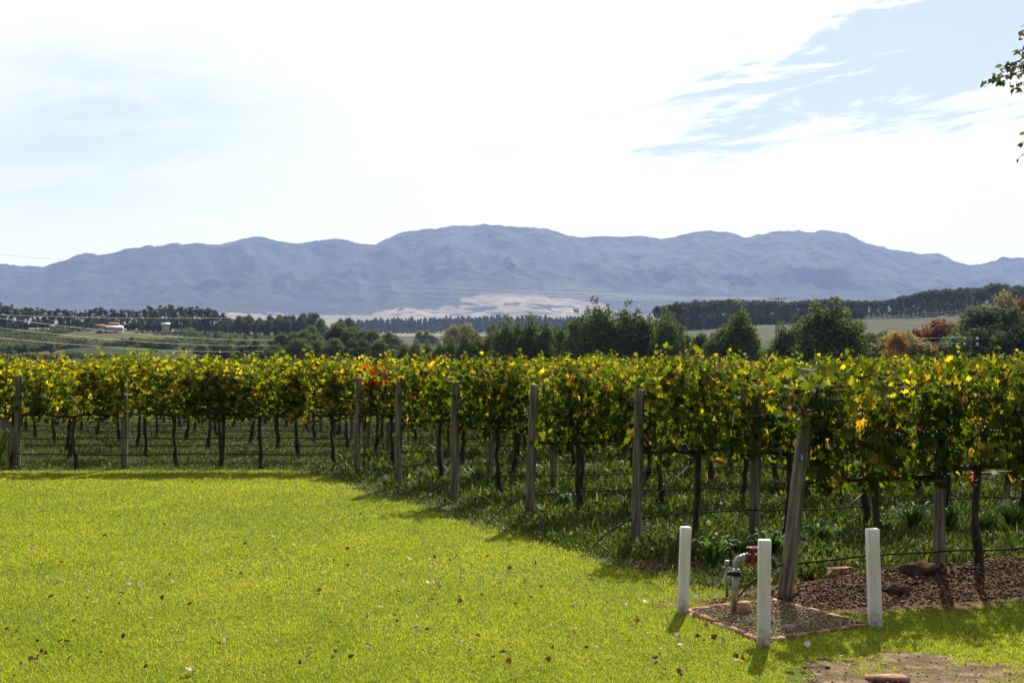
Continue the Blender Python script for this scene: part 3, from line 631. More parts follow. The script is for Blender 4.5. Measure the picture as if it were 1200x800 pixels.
# ------------------------------------------------------------------ bollards, bed edging, standpipe
def bollard(px, pyt, pyb, wd, tilt, label, rz):
    x, y = G(px, pyb); h = (pyb-pyt)/F*y; g = np.random.default_rng(int(px)); n_ = 9; k = 4
    zs = np.linspace(-.04, h-.006, n_); ring = []
    c = .12*wd
    base = np.array([(-wd/2+c, -wd/2), (wd/2-c, -wd/2), (wd/2, -wd/2+c), (wd/2, wd/2-c), (wd/2-c, wd/2), (-wd/2+c, wd/2), (-wd/2, wd/2-c), (-wd/2, -wd/2+c)])
    V = []
    for z in zs: V += [(a*(1+g.normal(0, .012)), b*(1+g.normal(0, .012)), z) for a, b in base]
    V += [(a*.9, b*.9, h) for a, b in base]; V.append((0, 0, h+.001)); m_ = n_+1
    F4 = [[i*8+j, i*8+(j+1) % 8, (i+1)*8+(j+1) % 8, (i+1)*8+j] for i in range(m_-1) for j in range(8)]; F3 = [[(m_-1)*8+j, (m_-1)*8+(j+1) % 8, m_*8] for j in range(8)]
    mb = MB(); mb.add(V, F3, F4); o = link('bollard', mb.mesh('bollard', M['white']), loc=(x, y, 0)); o.rotation_euler = (tilt[0], tilt[1], rz)
    return tag(o, label, 'bollard', 'white wooden bollards round the standpipe')
bollard(800, 617, 718, .078, (0, R(2.2)), 'left white wooden bollard leaning slightly at corner of brick edging', R(8))
bollard(895, 632, 756, .086, (0, R(.5)), 'middle white wooden bollard in front of the grey standpipe', R(-4))
bollard(1026, 619, 735, .086, (0, R(-2)), 'right white wooden bollard standing near brown mulch', R(5))
cs = [np.array(G(*p)) for p in ((805, 717), (893, 753), (1018, 733), (905, 705))]
sides_n = ['front left', 'front right', 'back right', 'back left']
for q in range(4):
    a, b = cs[q], cs[(q+1) % 4]; d = b-a; Ls = np.linalg.norm(d); d /= Ls; nb_ = max(3, int(Ls/.22)); an = math.atan2(d[1], d[0])
    for k in range(nb_):
        c = a+d*(k+.5)*Ls/nb_; mb = MB(); w_ = Ls/nb_-.008
        v, _, f = box(0, 0, 0, w_, .045, .03); v += rng.normal(0, .002, v.shape); mb.add(v, None, f)
        o = link('edging_brick', mb.mesh('edging_brick', M['brick']), loc=(c[0], c[1], .008+rng.normal(0, .003))); o.rotation_euler = (rng.normal(0, .03), rng.normal(0, .03), an+rng.normal(0, .02))
        tag(o, f'red edging brick sunk along the {sides_n[q]} side of gravel square', 'brick', f'edging bricks on the {sides_n[q]} side')

def pt(px, py, Y): return np.array(P(px, py, Y))
xb, yb = G(861, 719)
sp_ = empty('standpipe', (xb, yb, 0)); tag(sp_, 'galvanised water standpipe with black coupling and red valve', 'water pipe')
Hh = (719-655)/F*yb
mb = MB(); mb.add(*tube([(0, 0, -.03), (.006, 0, Hh*.5), (.012, 0, Hh*.82)], .028, 16)); link('riser_pipe', mb.mesh('riser_pipe', M['pipe'], True), sp_)
mb = MB()
for z0, z1, r_ in ((.70, .78, .040), (.715, .73, .046), (.75, .765, .046)): mb.add(*tube([(.011, 0, Hh*z0), (.012, 0, Hh*z1)], r_, 16))
mb.add(*box(-.045, 0, Hh*.74, .03, .02, .03)); link('coupling', mb.mesh('coupling', M['coupling'], True), sp_)
th = np.linspace(0, np.pi/2, 9); rE = .05; arc = np.stack([.012+rE*(1-np.cos(th)), 0*th, Hh*.9+rE*np.sin(th)], 1)
mb = MB(); mb.add(*tube(np.vstack([[(.012, 0, Hh*.78)], arc]), .031, 16)); mb.add(*tube([arc[-1]-[.006, 0, 0], arc[-1]+[.022, 0, 0]], .038, 16)); link('elbow', mb.mesh('elbow', M['pipe'], True), sp_)
zc = Hh*.9+rE; xc = .012+rE+.022
mb = MB()
for a, b, r_ in ((0, .022, .044), (.022, .09, .030), (.035, .075, .040), (.09, .112, .046), (.115, .135, .046), (.135, .17, .03)): mb.add(*tube([(xc+a, 0, zc), (xc+b, 0, zc)], r_, 12))
mb.add(*tube([(xc+.055, 0, zc+.03), (xc+.055, 0, zc+.075)], .018, 10))
for k in range(6):
    a = k*math.pi/3; mb.add(*tube([(xc+.118+dx, .037*math.cos(a), zc+.037*math.sin(a)) for dx in (-.024, .03)], .006, 6))
vb = link('valve_body', mb.mesh('valve_body', M['red'], True), sp_)
mb = MB(); a = np.linspace(0, 2*np.pi, 25); mb.add(*tube(np.stack([xc+.055+.042*np.cos(a), .042*np.sin(a), zc+.082+0*a], 1), .0065, 6, False))
for k in range(4): mb.add(*tube([(xc+.055, 0, zc+.08), (xc+.055+.042*math.cos(k*1.571+.4), .042*math.sin(k*1.571+.4), zc+.082)], .005, 5))
link('handwheel', mb.mesh('handwheel', M['red'], True), vb)
mb = MB(); th = np.linspace(0, np.pi/2, 8); arc = np.stack([xc+.17+.05*np.sin(th), 0*th, zc-.05+.05*np.cos(th)], 1); mb.add(*tube(np.vstack([arc, [(xc+.22, 0, zc-.1), (xc+.22, 0, zc-.16), (xc+.22, 0, .1), (xc+.22, 0, -.03)]]), .022, 14)); link('outlet_pipe', mb.mesh('outlet_pipe', M['coupling'], True), sp_)
# little tap pipe behind, timber block, bricks and stones
x, y = G(852, 700); mb = MB(); mb.add(*tube([(0, 0, -.02), (0, 0, .30)], .012, 10)); mb.add(*tube([(0, 0, .26), (0, 0, .31)], .02, 10)); mb.add(*tube([(0, 0, .25), (-.04, -.01, .25)], .009, 8)); tag(link('air_valve', mb.mesh('air_valve', M['pipe'], True), loc=(x, y, 0)), 'thin grey pipe with capped top behind the standpipe', 'pipe')
def rock(name, px, py, s, mat, label, cat, seed, boxy=False, rz=.3):
    g = np.random.default_rng(seed); x, y = G(px, py); mb = MB()
    if boxy: v, _, f = box(0, 0, s[2]/2, *s); mb.add(v+g.normal(0, .004, v.shape), None, f)
    else:
        nu, nv = 20, 14; V = []
        for i in range(nv+1):
            for j in range(nu):
                a = 2*np.pi*j/nu; b = np.pi*i/nv; V.append([math.cos(a)*math.sin(b), math.sin(a)*math.sin(b), math.cos(b)])
        V = np.array(V); V *= (1+1.1*(fbm(V[:, 0]*2.3+seed, V[:, 1]*2.1+V[:, 2]*3, 4)-.5))[:, None]; V = V*np.array(s)/2
        mb.add(V, None, [[i*nu+j, (i+1)*nu+j, (i+1)*nu+(j+1) % nu, i*nu+(j+1) % nu] for i in range(nv) for j in range(nu)])
    o = link(name, mb.mesh(name, mat, not boxy), loc=(x, y, float(berm(np.array(x), np.array(y)))+.004)); o.rotation_euler.z = rz
    return tag(o, label, cat)
M['stone'] = noisemat('field_stone', (.22, .19, .16), (.38, .34, .29), 12, .9, .6)
rock('timber_block', 872, 722, (.09, .06, .11), M['wood'], 'small brown timber block propped against foot of standpipe', 'wood block', 3, True, .5)
rock('brick', 985, 683, (.20, .11, .10), M['brick'], 'reddish block lying on mulch beside a vine trunk', 'brick', 4, True, .25)
rock('stone', 925, 738, (.10, .08, .07), M['stone'], 'round brown stone inside the gravel square', 'stone', 5)
rock('stone', 900, 735, (.09, .07, .08), M['soil'], 'dark clod beside the middle bollard', 'stone', 6)
rock('stone', 820, 648, (.22, .14, .09), M['stone'], 'flat grey stone on brown soil left of the tall weeds', 'stone', 7)
rock('stone', 790, 647, (.12, .1, .08), M['brick'], 'reddish stone on brown soil by the second row', 'stone', 8)
rock('clod', 1075, 690, (.36, .26, .15), M['soil'], 'large brown clod of earth on mulch under near vines', 'clod', 9)
rock('clod', 1052, 702, (.2, .16, .12), M['soil'], 'smaller rounded clod of earth in front of the large one', 'clod', 10)
rock('clod', 1000, 668, (.3, .2, .1), M['soil'], 'low lump of earth at the foot of first vine trunk', 'clod', 12)
rock('paving_block', 1040, 798, (.24, .14, .03), M['brick'], 'pale brick half buried in the sandy path', 'brick', 11, True, .1)

# strap-leaved tufts
def tuft(seed, n=60, h=.32, c=(.06, .12, .025)):
    g = np.random.default_rng(seed); mb = MB()
    for k in range(n):
        a = g.uniform(0, 6.28); Lf = h*g.uniform(.7, 1.25); out = g.uniform(.2, .9)*Lf; w_ = g.uniform(.010, .02); m_ = 6
        t_ = np.linspace(0, 1, m_); r = out*t_; z = Lf*.85*np.sin(t_*g.uniform(1.6, 2.4)); ww = w_*np.sin(np.clip(t_*.9+.12, 0, 1)*np.pi)**.6
        ca, sa = math.cos(a), math.sin(a); V = []
        for i_ in range(m_): V += [(r[i_]*ca-sa*ww[i_], r[i_]*sa+ca*ww[i_], z[i_]), (r[i_]*ca+sa*ww[i_], r[i_]*sa-ca*ww[i_], z[i_])]
        mb.add(V, None, [[2*i_, 2*i_+1, 2*i_+3, 2*i_+2] for i_ in range(m_-1)], np.array(c)*g.uniform(.6, 1.5))
    return mb.mesh('leaves', M['weed'])
TU = [tuft(1), tuft(2, 45, .26), tuft(3, 70, .36, (.05, .10, .03))]
for q, (px, py, s, lb) in enumerate([(838, 672, 1.0, 'left of the standpipe'), (870, 660, .95, 'right behind the red valve'), (905, 662, .9, 'just left of the leaning end post'), (965, 652, 1.0, 'right of the leaning end post'),
        (1040, 632, .95, 'behind the first near vine trunk'), (1075, 628, 1.0, 'left of the in-row post near the mulch'), (1118, 630, 1.05, 'between the last post and vine trunk on the right'), (1160, 632, 1.05, 'behind mulch near the right edge'),
        (1192, 628, .9, 'at the right edge behind the mulch'), (660, 600, .8, 'beside the third row end post'), (780, 618, .9, 'behind the second row end post'), (560, 572, .8, 'beside the fourth row end post')]):
    x, y = G(px, py); y += .15; o = link('strap_leaf_plant', TU[q % 3], loc=(x, y, 0)); o.scale = (s,)*3; o.rotation_euler.z = q*1.3; tag(o, f'green strap-leaved plant {lb}', 'plant', 'strap-leaved plants')
mb = MB(); g = np.random.default_rng(8)
x, y = G(4, 552)
M_ = tuft(9, 90, .75, (.10, .17, .03)); o = link('arching_plant', M_, loc=(x-.15, y, 0)); tag(o, 'tall arching green plant at the left edge beside end post', 'plant')

# ------------------------------------------------------------------ background trees
def crownmesh(lumps, n, size, pal, seed, ysq=1.0):
    g = np.random.default_rng(seed); lumps = np.array(lumps, float); wts = lumps[:, 3]**2; wts /= wts.sum(); k = g.choice(len(lumps), n, p=wts)
    d = g.normal(0, 1, (n, 3)); d /= np.linalg.norm(d, axis=1)[:, None]; r = g.random(n)**.38
    c = lumps[k, :3]+d*r[:, None]*lumps[k, 3:4]*[1, 1, ysq]*(1+g.normal(0, .14, n))[:, None]
    cc = np.array(pal)[g.integers(0, len(pal), n)]*g.uniform(.65, 1.35, (n, 1))*(.85+.3*g.random(len(lumps)))[k][:, None]
    mb = MB(); cloud(mb, c, d+g.normal(0, .6, (n, 3)), g.uniform(.6, 1.35, n)*size, CT, CF, cc, g); return mb.mesh('crown', M['treeleaf'])
def trunkmesh(h, r, limbs, seed):
    g = np.random.default_rng(seed); mb = MB(); n_ = 6; t_ = np.linspace(0, 1, n_)
    mb.add(*tube(np.stack([g.normal(0, .02*h, n_)*t_, g.normal(0, .02*h, n_)*t_, t_*h-.3], 1), r*(1.1-.75*t_), 7))
    for p in limbs:
        p = np.array(p[:3]); z0 = min(h*.95, p[2]*g.uniform(.45, .8)); mb.add(*tube([(0, 0, z0), (p[0]*.45, p[1]*.45, (z0+p[2])*.5), tuple(p)], [r*.5, r*.32, r*.12], 5))
    return mb.mesh('trunk', M['treebark'], True)
def tree_kind(kind, seed):
    g = np.random.default_rng(seed)
    if kind == 'cone':      # soft dark conic trees, h 10
        lumps = []
        H_ = 9.3; 
        for z in np.arange(.8, H_, .7):
            w_ = 2.15*(1-(z/H_)**2.1)+.3
            for q in range(4 if z < 7.5 else 1): a = g.uniform(0, 6.28); lumps.append((math.cos(a)*w_*.55, math.sin(a)*w_*.55, z+g.uniform(-.3, .4), .45+w_*.42))
        pal = [(.080, .112, .032), (.105, .138, .038), (.145, .175, .045), (.055, .08, .026)]; return crownmesh(lumps, 8500, .27, pal, seed), trunkmesh(8.0, .17, lumps[::5], seed)
    if kind == 'round':
        lumps = []
        for q in range(16): a = g.uniform(0, 6.28); z = g.uniform(1.5, 6.6); w_ = 2.3*math.sin(min(3.0, (z-.2)/7.0*math.pi)); r_ = w_*g.uniform(.4, 1); lumps.append((math.cos(a)*r_, math.sin(a)*r_, z, g.uniform(.75, 1.35)))
        lumps.append((0, 0, 7.0, 1.0)); pal = [(.075, .105, .034), (.105, .135, .042), (.145, .17, .055)]; return crownmesh(lumps, 6500, .30, pal, seed), trunkmesh(5, .22, lumps[::3], seed)
    if kind == 'euc':       # tall bare trunks with clumps near the top, h 16
        lumps = []
        for q in range(10): a = g.uniform(0, 6.28); r_ = g.uniform(.3, 3.1); z = 14.6-r_*.9-abs(g.normal(0, 2.0)); lumps.append((math.cos(a)*r_, math.sin(a)*r_, z, g.uniform(.9, 1.7)))
        for q in range(9): a = g.uniform(0, 6.28); r_ = g.uniform(.5, 3.0); lumps.append((math.cos(a)*r_, math.sin(a)*r_, g.uniform(1, 10), g.uniform(1.2, 1.9)))
        pal = [(.045, .058, .034), (.062, .076, .042), (.085, .095, .055)]; return crownmesh(lumps, 2200, .55, pal, seed, .8), trunkmesh(14, .35, lumps[:9], seed)
    if kind == 'pine':
        lumps = []
        for q in range(9): a = g.uniform(0, 6.28); r_ = g.uniform(0, 3.2); lumps.append((math.cos(a)*r_, math.sin(a)*r_, 13-r_*.5+g.normal(0, .7), g.uniform(1.2, 2.0)))
        for q in range(9): a = g.uniform(0, 6.28); r_ = g.uniform(.8, 2.6); lumps.append((math.cos(a)*r_, math.sin(a)*r_, g.uniform(2.5, 10.5), g.uniform(1.0, 1.7)))
        pal = [(.036, .052, .028), (.05, .068, .034), (.068, .085, .042)]; return crownmesh(lumps, 2000, .55, pal, seed, .75), trunkmesh(13, .30, lumps[:6], seed)
    if kind in ('red', 'orange', 'yellow', 'grey', 'dark'):
        pal = {'red': [(.17, .06, .045), (.22, .085, .055), (.13, .06, .04), (.17, .11, .05)], 'orange': [(.34, .16, .05), (.28, .15, .05), (.22, .15, .05)], 'yellow': [(.26, .22, .08), (.20, .20, .07), (.30, .23, .10)],
               'grey': [(.10, .125, .085), (.13, .15, .10), (.07, .09, .06)], 'dark': [(.042, .062, .026), (.062, .086, .032), (.085, .108, .04)]}[kind]
        lumps = []
        for q in range(15): a = g.uniform(0, 6.28); z = g.uniform(1.2, 6.0); w_ = 2.5*math.sin(min(3.0, (z+.5)/7.2*math.pi)); r_ = w_*g.uniform(.3, .95); lumps.append((math.cos(a)*r_, math.sin(a)*r_, z, g.uniform(.8, 1.4)))
        return crownmesh(lumps, 6000, .30, pal, seed), trunkmesh(4.6, .2, lumps[::3], seed)
    if kind == 'bush':
        lumps = [(g.normal(0, 1.2), g.normal(0, 1.2), g.uniform(.5, 1.7), g.uniform(.7, 1.2)) for q in range(9)]; pal = [(.06, .08, .035), (.09, .11, .045), (.12, .13, .06)]
        return crownmesh(lumps, 900, .32, pal, seed), trunkmesh(1.4, .1, lumps[::3], seed)
KN = {k: [tree_kind(k, 200+17*i+j) for j in range(n_)] for i, (k, n_) in enumerate([('cone', 5), ('round', 3), ('euc', 5), ('pine', 5), ('red', 2), ('orange', 1), ('yellow', 2), ('grey', 1), ('dark', 2), ('bush', 3)])}
HT = dict(cone=9.7, round=7.9, euc=15.5, pine=14.6, red=6.8, orange=6.8, yellow=6.8, grey=6.8, dark=6.8, bush=2.5)
def tree(kind, px, top, Y, wide=1.0, label='', group=None, name='tree', cat='tree', base=None, vi=None):
    X = (px-600)/F*Y; z0 = float(terr(X, Y))-.2 if base is None else base
    ztop = CH-(top-HY)/F*Y; s = max(.2, (ztop-z0)/HT[kind])
    cr, tk = KN[kind][rng.integers(len(KN[kind])) if vi is None else vi]
    e = empty(name, (X, Y, z0), rng.uniform(0, 6.28), (s*wide, s*wide, s)); tag(e, label, cat, group)
    link('trunk', tk, e); link('crown', cr, e); return e
# dark pointed trees beyond the vineyard, about 180 m away
for q, (px, top, Y, wd) in enumerate([(472, 402, 205, 1.0), (486, 398, 200, 1.0), (500, 400, 203, 1.0), (514, 399, 200, 1.1), (530, 396, 200, 1), (546, 388, 195, 1.0), (560, 392, 196, 1.05), (577, 380, 195, 1.0), (592, 371, 188, 1.05),
        (606, 375, 190, .9), (621, 369, 188, 1.0), (637, 374, 186, .95), (652, 380, 190, .9), (662, 378, 185, .9), (676, 366, 182, .95), (688, 362, 180, .9), (699, 352, 178, .95), (712, 359, 176, .9), (724, 366, 182, .9), (735, 356, 175, 1.0),
        (748, 362, 175, .95), (762, 370, 176, 1.0), (780, 363, 172, .95), (790, 371, 175, 1.0), (805, 388, 178, 1.0)]):
    tree('cone', px, top-3, Y, wd*1.08, 'dark green pointed tree in the windbreak just beyond the vineyard', 'windbreak trees beyond the vineyard', 'windbreak_tree')
for q, (px, top, Y, wd, kd, lb) in enumerate([(866, 354, 170, .95, 'cone', 'tall pointed dark green tree standing apart right of the windbreak'), (848, 385, 172, 1.0, 'round', 'low green tree at left foot of the tall pointed tree'), (884, 395, 171, .8, 'round', 'low dark tree at right foot of the tall pointed tree'), (822, 392, 175, .9, 'round', 'rounded green tree at right end of windbreak'),
        (916, 377, 165, .95, 'cone', 'shorter pointed tree left of the broad dark tree'), (932, 372, 166, .9, 'cone', 'pointed tree touching left side of the broad dark tree'), (958, 353, 160, 1.15, 'cone', 'left half of broad dark green tree clump'), (978, 351, 160, 1.3, 'cone', 'tallest broad dark green tree right of centre'), (996, 365, 162, 1.15, 'cone', 'right side dark tree of the broad clump'),
        (1020, 392, 210, 1.0, 'round', 'small dark green tree between broad tree and power pole'), (1036, 390, 215, 1.0, 'round', 'small dark green tree left of the orange tree'),
        (1052, 389, 190, .6, 'orange', 'narrow orange autumn tree left of the red one'), (1074, 376, 195, 1.1, 'yellow', 'yellowish olive tree beside the red autumn tree'), (1097, 370, 200, 1.05, 'red', 'crimson autumn tree in front of the pine wood'), (1116, 376, 200, 1.0, 'red', 'dull red autumn tree behind green tree'),
        (1126, 382, 190, .9, 'round', 'green tree between the red tree and grey-green tree'), (1158, 353, 185, 1.1, 'grey', 'big rounded grey-green tree near the right edge'), (1162, 376, 178, 1.0, 'dark', 'dark green tree in front of the grey-green tree'), (1140, 392, 180, .8, 'dark', 'low dark tree at the foot of the grey-green tree'),
        (1192, 364, 180, .9, 'dark', 'dark green tree at the right edge'), (1198, 346, 260, .7, 'red', 'orange-red autumn tree top at right edge'), (1180, 349, 300, .6, 'yellow', 'pale yellow-green round tree top before pine wood'), (1210, 368, 178, 1, 'dark', 'dark tree just past the right edge')]):
    tree(kd, px, top-2, Y, wd*1.22, lb, None, {'cone': 'windbreak_tree', 'round': 'broadleaf_tree'}.get(kd, 'autumn_tree' if kd in ('red', 'orange', 'yellow') else 'broadleaf_tree'))
# left middle distance: rounded trees
for q, (px, top, Y, wd) in enumerate([(258, 399, 330, 1.0), (236, 405, 360, 1.2), (248, 402, 420, 1.3), (285, 400, 340, 1.2), (300, 399, 340, 1.1), (315, 400, 338, 1), (330, 392, 335, 1.0), (344, 391, 330, 1.0), (358, 388, 330, 1.0), (364, 383, 350, .9), (385, 382, 320, 1.0), (398, 380, 318, 1.0),
        (411, 385, 316, 1.0), (424, 388, 314, 1.0), (437, 388, 312, 1.0), (450, 392, 310, 1.0), (460, 396, 308, 1.0), (270, 405, 335, 1.2), (350, 398, 300, 1.2), (392, 398, 300, 1.2), (430, 400, 300, 1.2), (446, 400, 300, 1.2), (320, 406, 310, 1.3), (372, 400, 305, 1)]):
    tree('round' if q % 5 else 'dark', px, top-2, Y, wd*1.3, 'rounded green tree in the mid-distance clump behind the power pole', 'rounded trees left of the windbreak', 'broadleaf_tree')
tree('dark', 242, 388, 560, .9, 'flat dark tree below the eucalyptus belt', None, 'broadleaf_tree'); tree('dark', 254, 389, 560, .9, 'second dark tree below the eucalyptus belt', None, 'broadleaf_tree')
tree('orange', 317, 396, 345, .5, 'small orange-brown tree in the green clump on the left', None, 'autumn_tree')
tree('red', 478, 402, 240, .6, 'pink-red autumn tree beside the windbreak left end', None, 'autumn_tree'); tree('red', 486, 403, 242, .5, 'small red autumn tree left of windbreak', None, 'autumn_tree')
for q, (px, top) in enumerate([(130, 384), (134, 383), (138, 382)]): tree('yellow', px, top, 640+q*4, .8, 'yellow-green tree behind the white farmhouse', 'trees behind the farmhouse')
for px, top in ((76, 381), (84, 378), (92, 380), (104, 383)): tree('yellow', px, top+1, 640, .9, 'olive-yellow tree before the eucalyptus belt', 'olive trees before the eucalyptus belt')
for px, top, Y in ((132, 401, 470), (139, 397, 470), (146, 395, 472), (153, 395, 470), (160, 397, 470), (167, 399, 468), (148, 402, 462), (158, 403, 462)): tree('dark', px, top, Y, 1.7, 'dark bushy tree on the yellow-green knoll', 'dark trees on the knoll')
for px, top in ((160, 387), (166, 386), (184, 388), (190, 387)): tree('bush', px, top+1, 600, 1.0, 'small bush beside the pink farm building', 'bushes by the pink building', 'bush', 'bush')
# pale round trees in the middle gap
for px, top, wd in ((532, 383, 1), (546, 381, 1), (562, 382, 1.1)): tree('yellow', px, top, 520, wd, 'pale bare-branched round tree above the windbreak', 'pale round trees above the windbreak')
for px in (492, 500, 508): tree('yellow', px, 388, 700, .9, 'yellow-green round tree near small white hut', 'yellow trees near the hut')
for row in range(7):
    Yq = 470+row*24
    for px in np.arange(-8, 330, 7.5-row*.4):
        kn = ((px-145)/88)**2+((Yq-560)/78)**2
        if kn < 1.05 or (px > 75 and rng.random() < .45) or (px > 200 and row < 1): continue
        X = (px-600)/F*Yq; z = float(terr(X, Yq)); top = HY-(z+rng.uniform(1.6, 3.6)-CH)/Yq*F
        tree('bush', px+rng.uniform(-1.5, 1.5), top, Yq+rng.uniform(-5, 5), 1.7, 'small dark fruit tree in the orchard rows on the left hillside', 'orchard trees on the left hillside', 'orchard_tree')
for q, (px, top, Y, wd) in enumerate([(205, 398, 480, 1.3), (222, 396, 500, 1.2), (230, 392, 560, 1.0), (270, 394, 520, 1.0), (288, 393, 540, 1.0), (182, 402, 440, 1.5), (12, 404, 430, 1.3), (60, 403, 440, 1.2), (300, 391, 600, 1.0), (212, 389, 630, 1.1), (344, 388, 560, 1.0)]):
    tree('round', px, top, Y, wd, 'lone rounded green tree in the fields of the left valley', 'scattered trees in the left valley', 'broadleaf_tree')
# eucalyptus belt on the left ridge
exs = list(np.arange(-30, 265, 6.2))
for q, px in enumerate(exs):
    tp = np.interp(px, [-30, 2, 12, 30, 40, 60, 80, 100, 110, 120, 135, 150, 160, 185, 205, 225, 245, 262], [352, 352, 358, 359, 357, 361, 360, 362, 358, 361, 362, 358, 359, 357, 358, 357, 357, 366])+rng.uniform(-3.5, 3.0)
    tree('euc', px, tp, 690+rng.uniform(-12, 25), 1.0, 'tall dark eucalyptus tree in the belt on the left ridge', 'eucalyptus belt on the left ridge', 'eucalyptus_tree')
for q, px in enumerate(np.arange(-25, 268, 7.0)):
    tree('dark', px, 376+rng.uniform(-3, 3), 685+rng.uniform(-5, 10), 1.0, 'low dark undergrowth tree beneath the eucalyptus belt', 'undergrowth beneath the eucalyptus belt', 'broadleaf_tree')
for q, px in enumerate(np.arange(262, 380, 6.0)):
    tree(['dark', 'round'][q % 2], px, np.interp(px, [262, 275, 285, 300, 330, 345, 360, 372, 378], [371, 370, 367, 372, 367, 370, 366, 368, 376])+rng.uniform(-1, 2), 680+rng.uniform(0, 20), 1.0, 'rounded dark tree in the wood right of the eucalyptus belt', 'dark wood right of the eucalyptus belt', 'broadleaf_tree')
for px, top in ((398, 374), (405, 370), (412, 373)): tree('dark', px, top, 720, 1, 'dark round tree behind the left end of windbreak', 'dark trees in the gap')
# pine wood on the right ridge
ix = 0
for row, (Yp, dz, sp0) in enumerate([(790, 0, 6.0), (815, 0, 6.6), (845, 0, 7.0), (880, 0, 7.2), (930, 0, 8.0)]):
    for px in np.arange(770 if row < 2 else 800, 1240, sp0):
        px = px+rng.uniform(-2, 2)
        tp = np.interp(px, [770, 800, 850, 880, 911, 940, 980, 1000, 1040, 1060, 1085, 1100, 1150, 1160, 1200, 1240], [357, 351, 349, 350, 352, 351, 349, 351, 351, 345, 339, 338, 335, 331, 334, 334])
        gz = CH-(tp-HY)/F*Yp-float(terr((px-600)/F*Yp, Yp))
        want = min(gz, 19 if px > 1000 else 17)
        if row < 4 and px > 1020: want = min(want, 15+rng.uniform(-2, 2))
        if want < 5: continue
        ztp = float(terr((px-600)/F*Yp, Yp))+want*rng.uniform(.86, 1.0); tpp = HY-(ztp-CH)/Yp*F
        tree('pine', px, tpp, Yp+rng.uniform(-8, 8), rng.uniform(.8, 1.05), 'tall dark pine in the wood on the right ridge', 'pine wood on the right ridge', 'pine_tree', 'pine tree')
for px in np.arange(766, 1010, 5.5):
    Xq = (px-600)/F*783; tree('dark', px, HY-(float(terr(Xq, 783))+rng.uniform(4.5, 7.5)-CH)/783*F, 783+rng.uniform(-3, 3), 1.3, 'low dark tree along the front edge of the pine wood', 'low trees along the front of the pine wood', 'broadleaf_tree')
for px, top in ((786, 352), (792, 351), (798, 352)): tree('euc', px, top, 620, .8, 'tall spindly tree at the left tip of the pine wood', 'spindly trees beside the pine wood', 'eucalyptus_tree')
# far conifer plantation in the middle gap, one dark mass
g = np.random.default_rng(12); mb = MB()
for q in range(420):
    px = g.uniform(395, 700); Y = g.uniform(1950, 2300); X = (px-600)/F*Y; z0 = float(terr(X, Y)); h = g.uniform(13, 21)*np.interp(px, [395, 440, 600, 700], [.5, .9, 1.15, 1.0])
    for z in np.linspace(.25, .95, 5):
        n_ = 7; a = g.uniform(0, 6.28, n_); r_ = 5.0*(1.05-z); c = np.stack([X+np.cos(a)*r_, Y+np.sin(a)*r_, z0+h*z+g.normal(0, 1, n_)], 1)
        cloud(mb, c, g.normal(0, 1, (n_, 3)), g.uniform(3, 6, n_), CT, CF, np.tile([.02, .032, .022], (n_, 1))*g.uniform(.7, 1.4, (n_, 1)), g)
tag(link('far_wood', mb.mesh('far_wood', M['treeleaf'])), 'dark blue-green conifer plantation below the pale foothill fields', 'wood', kind='stuff')
# scrub dots on the foothill fields
# small trees in rows before the knoll and shrubs just behind the vines
for q, px in enumerate(np.arange(2, 145, 10.5)): tree('bush', px+rng.uniform(-2, 2), 412+rng.uniform(-1, 3), 395, .8, 'small grey-green tree in the row below the knoll', 'small trees below the knoll', 'orchard_tree')
e = empty('shrub', (P(157, 418, 72).x, 72, -.1)); tag(e, 'bright green feathery shrub rising behind the left vines', 'shrub')
lm = [(-1.15, 0, 1.4, .45), (-.6, .2, 1.75, .5), (0, 0, 1.95, .5), (.55, .1, 1.8, .5), (1.1, 0, 1.45, .4), (-.3, 0, 1.0, .7), (.5, 0, 1.0, .7), (-.9, 0, .8, .6), (1, 0, .7, .5)]
mb = MB(); g = np.random.default_rng(3)
lm_ = np.array(lm); k = g.integers(0, 9, 3800); c = lm_[k, :3]+g.normal(0, .5, (3800, 3))*lm_[k, 3:4]
cloud(mb, c, np.stack([g.normal(0, 1, 3800), g.normal(0, 1, 3800), g.normal(0, .25, 3800)], 1), g.uniform(.12, .26, 3800), BT*[.5, 1, 1], BF, np.array([(.12, .17, .04), (.16, .2, .05), (.08, .12, .03)])[g.integers(0, 3, 3800)], g, up=np.tile([0, 0, 1.0], (3800, 1))+c*[.3, .3, 0])
link('foliage', mb.mesh('foliage', M['weed']), e); mb = MB()
for q in range(5): mb.add(*tube([(0, 0, 0), (lm[q][0]*.5, 0, .7), (lm[q][0], 0, lm[q][2])], [.04, .03, .01], 5))
link('stem', mb.mesh('stem', M['treebark']), e)
for px, top, Y, s in ((704, 416, 75, .55), (288, 419, 85, .5), (692, 418, 75, .4)):
    c_ = P(px, top, Y); k_ = e.copy(); col.objects.link(k_); k_.location = (c_.x, Y, c_.z-2.35*s); k_.scale = (s,)*3
    k_['label'] = {704: 'feathery green shrub tip poking up behind the middle vines', 288: 'small green shrub tip behind the left vines', 692: 'smaller shrub tip beside the feathery one behind the middle vines'}[px]
    for ch in e.children: d_ = ch.copy(); col.objects.link(d_); d_.parent = k_

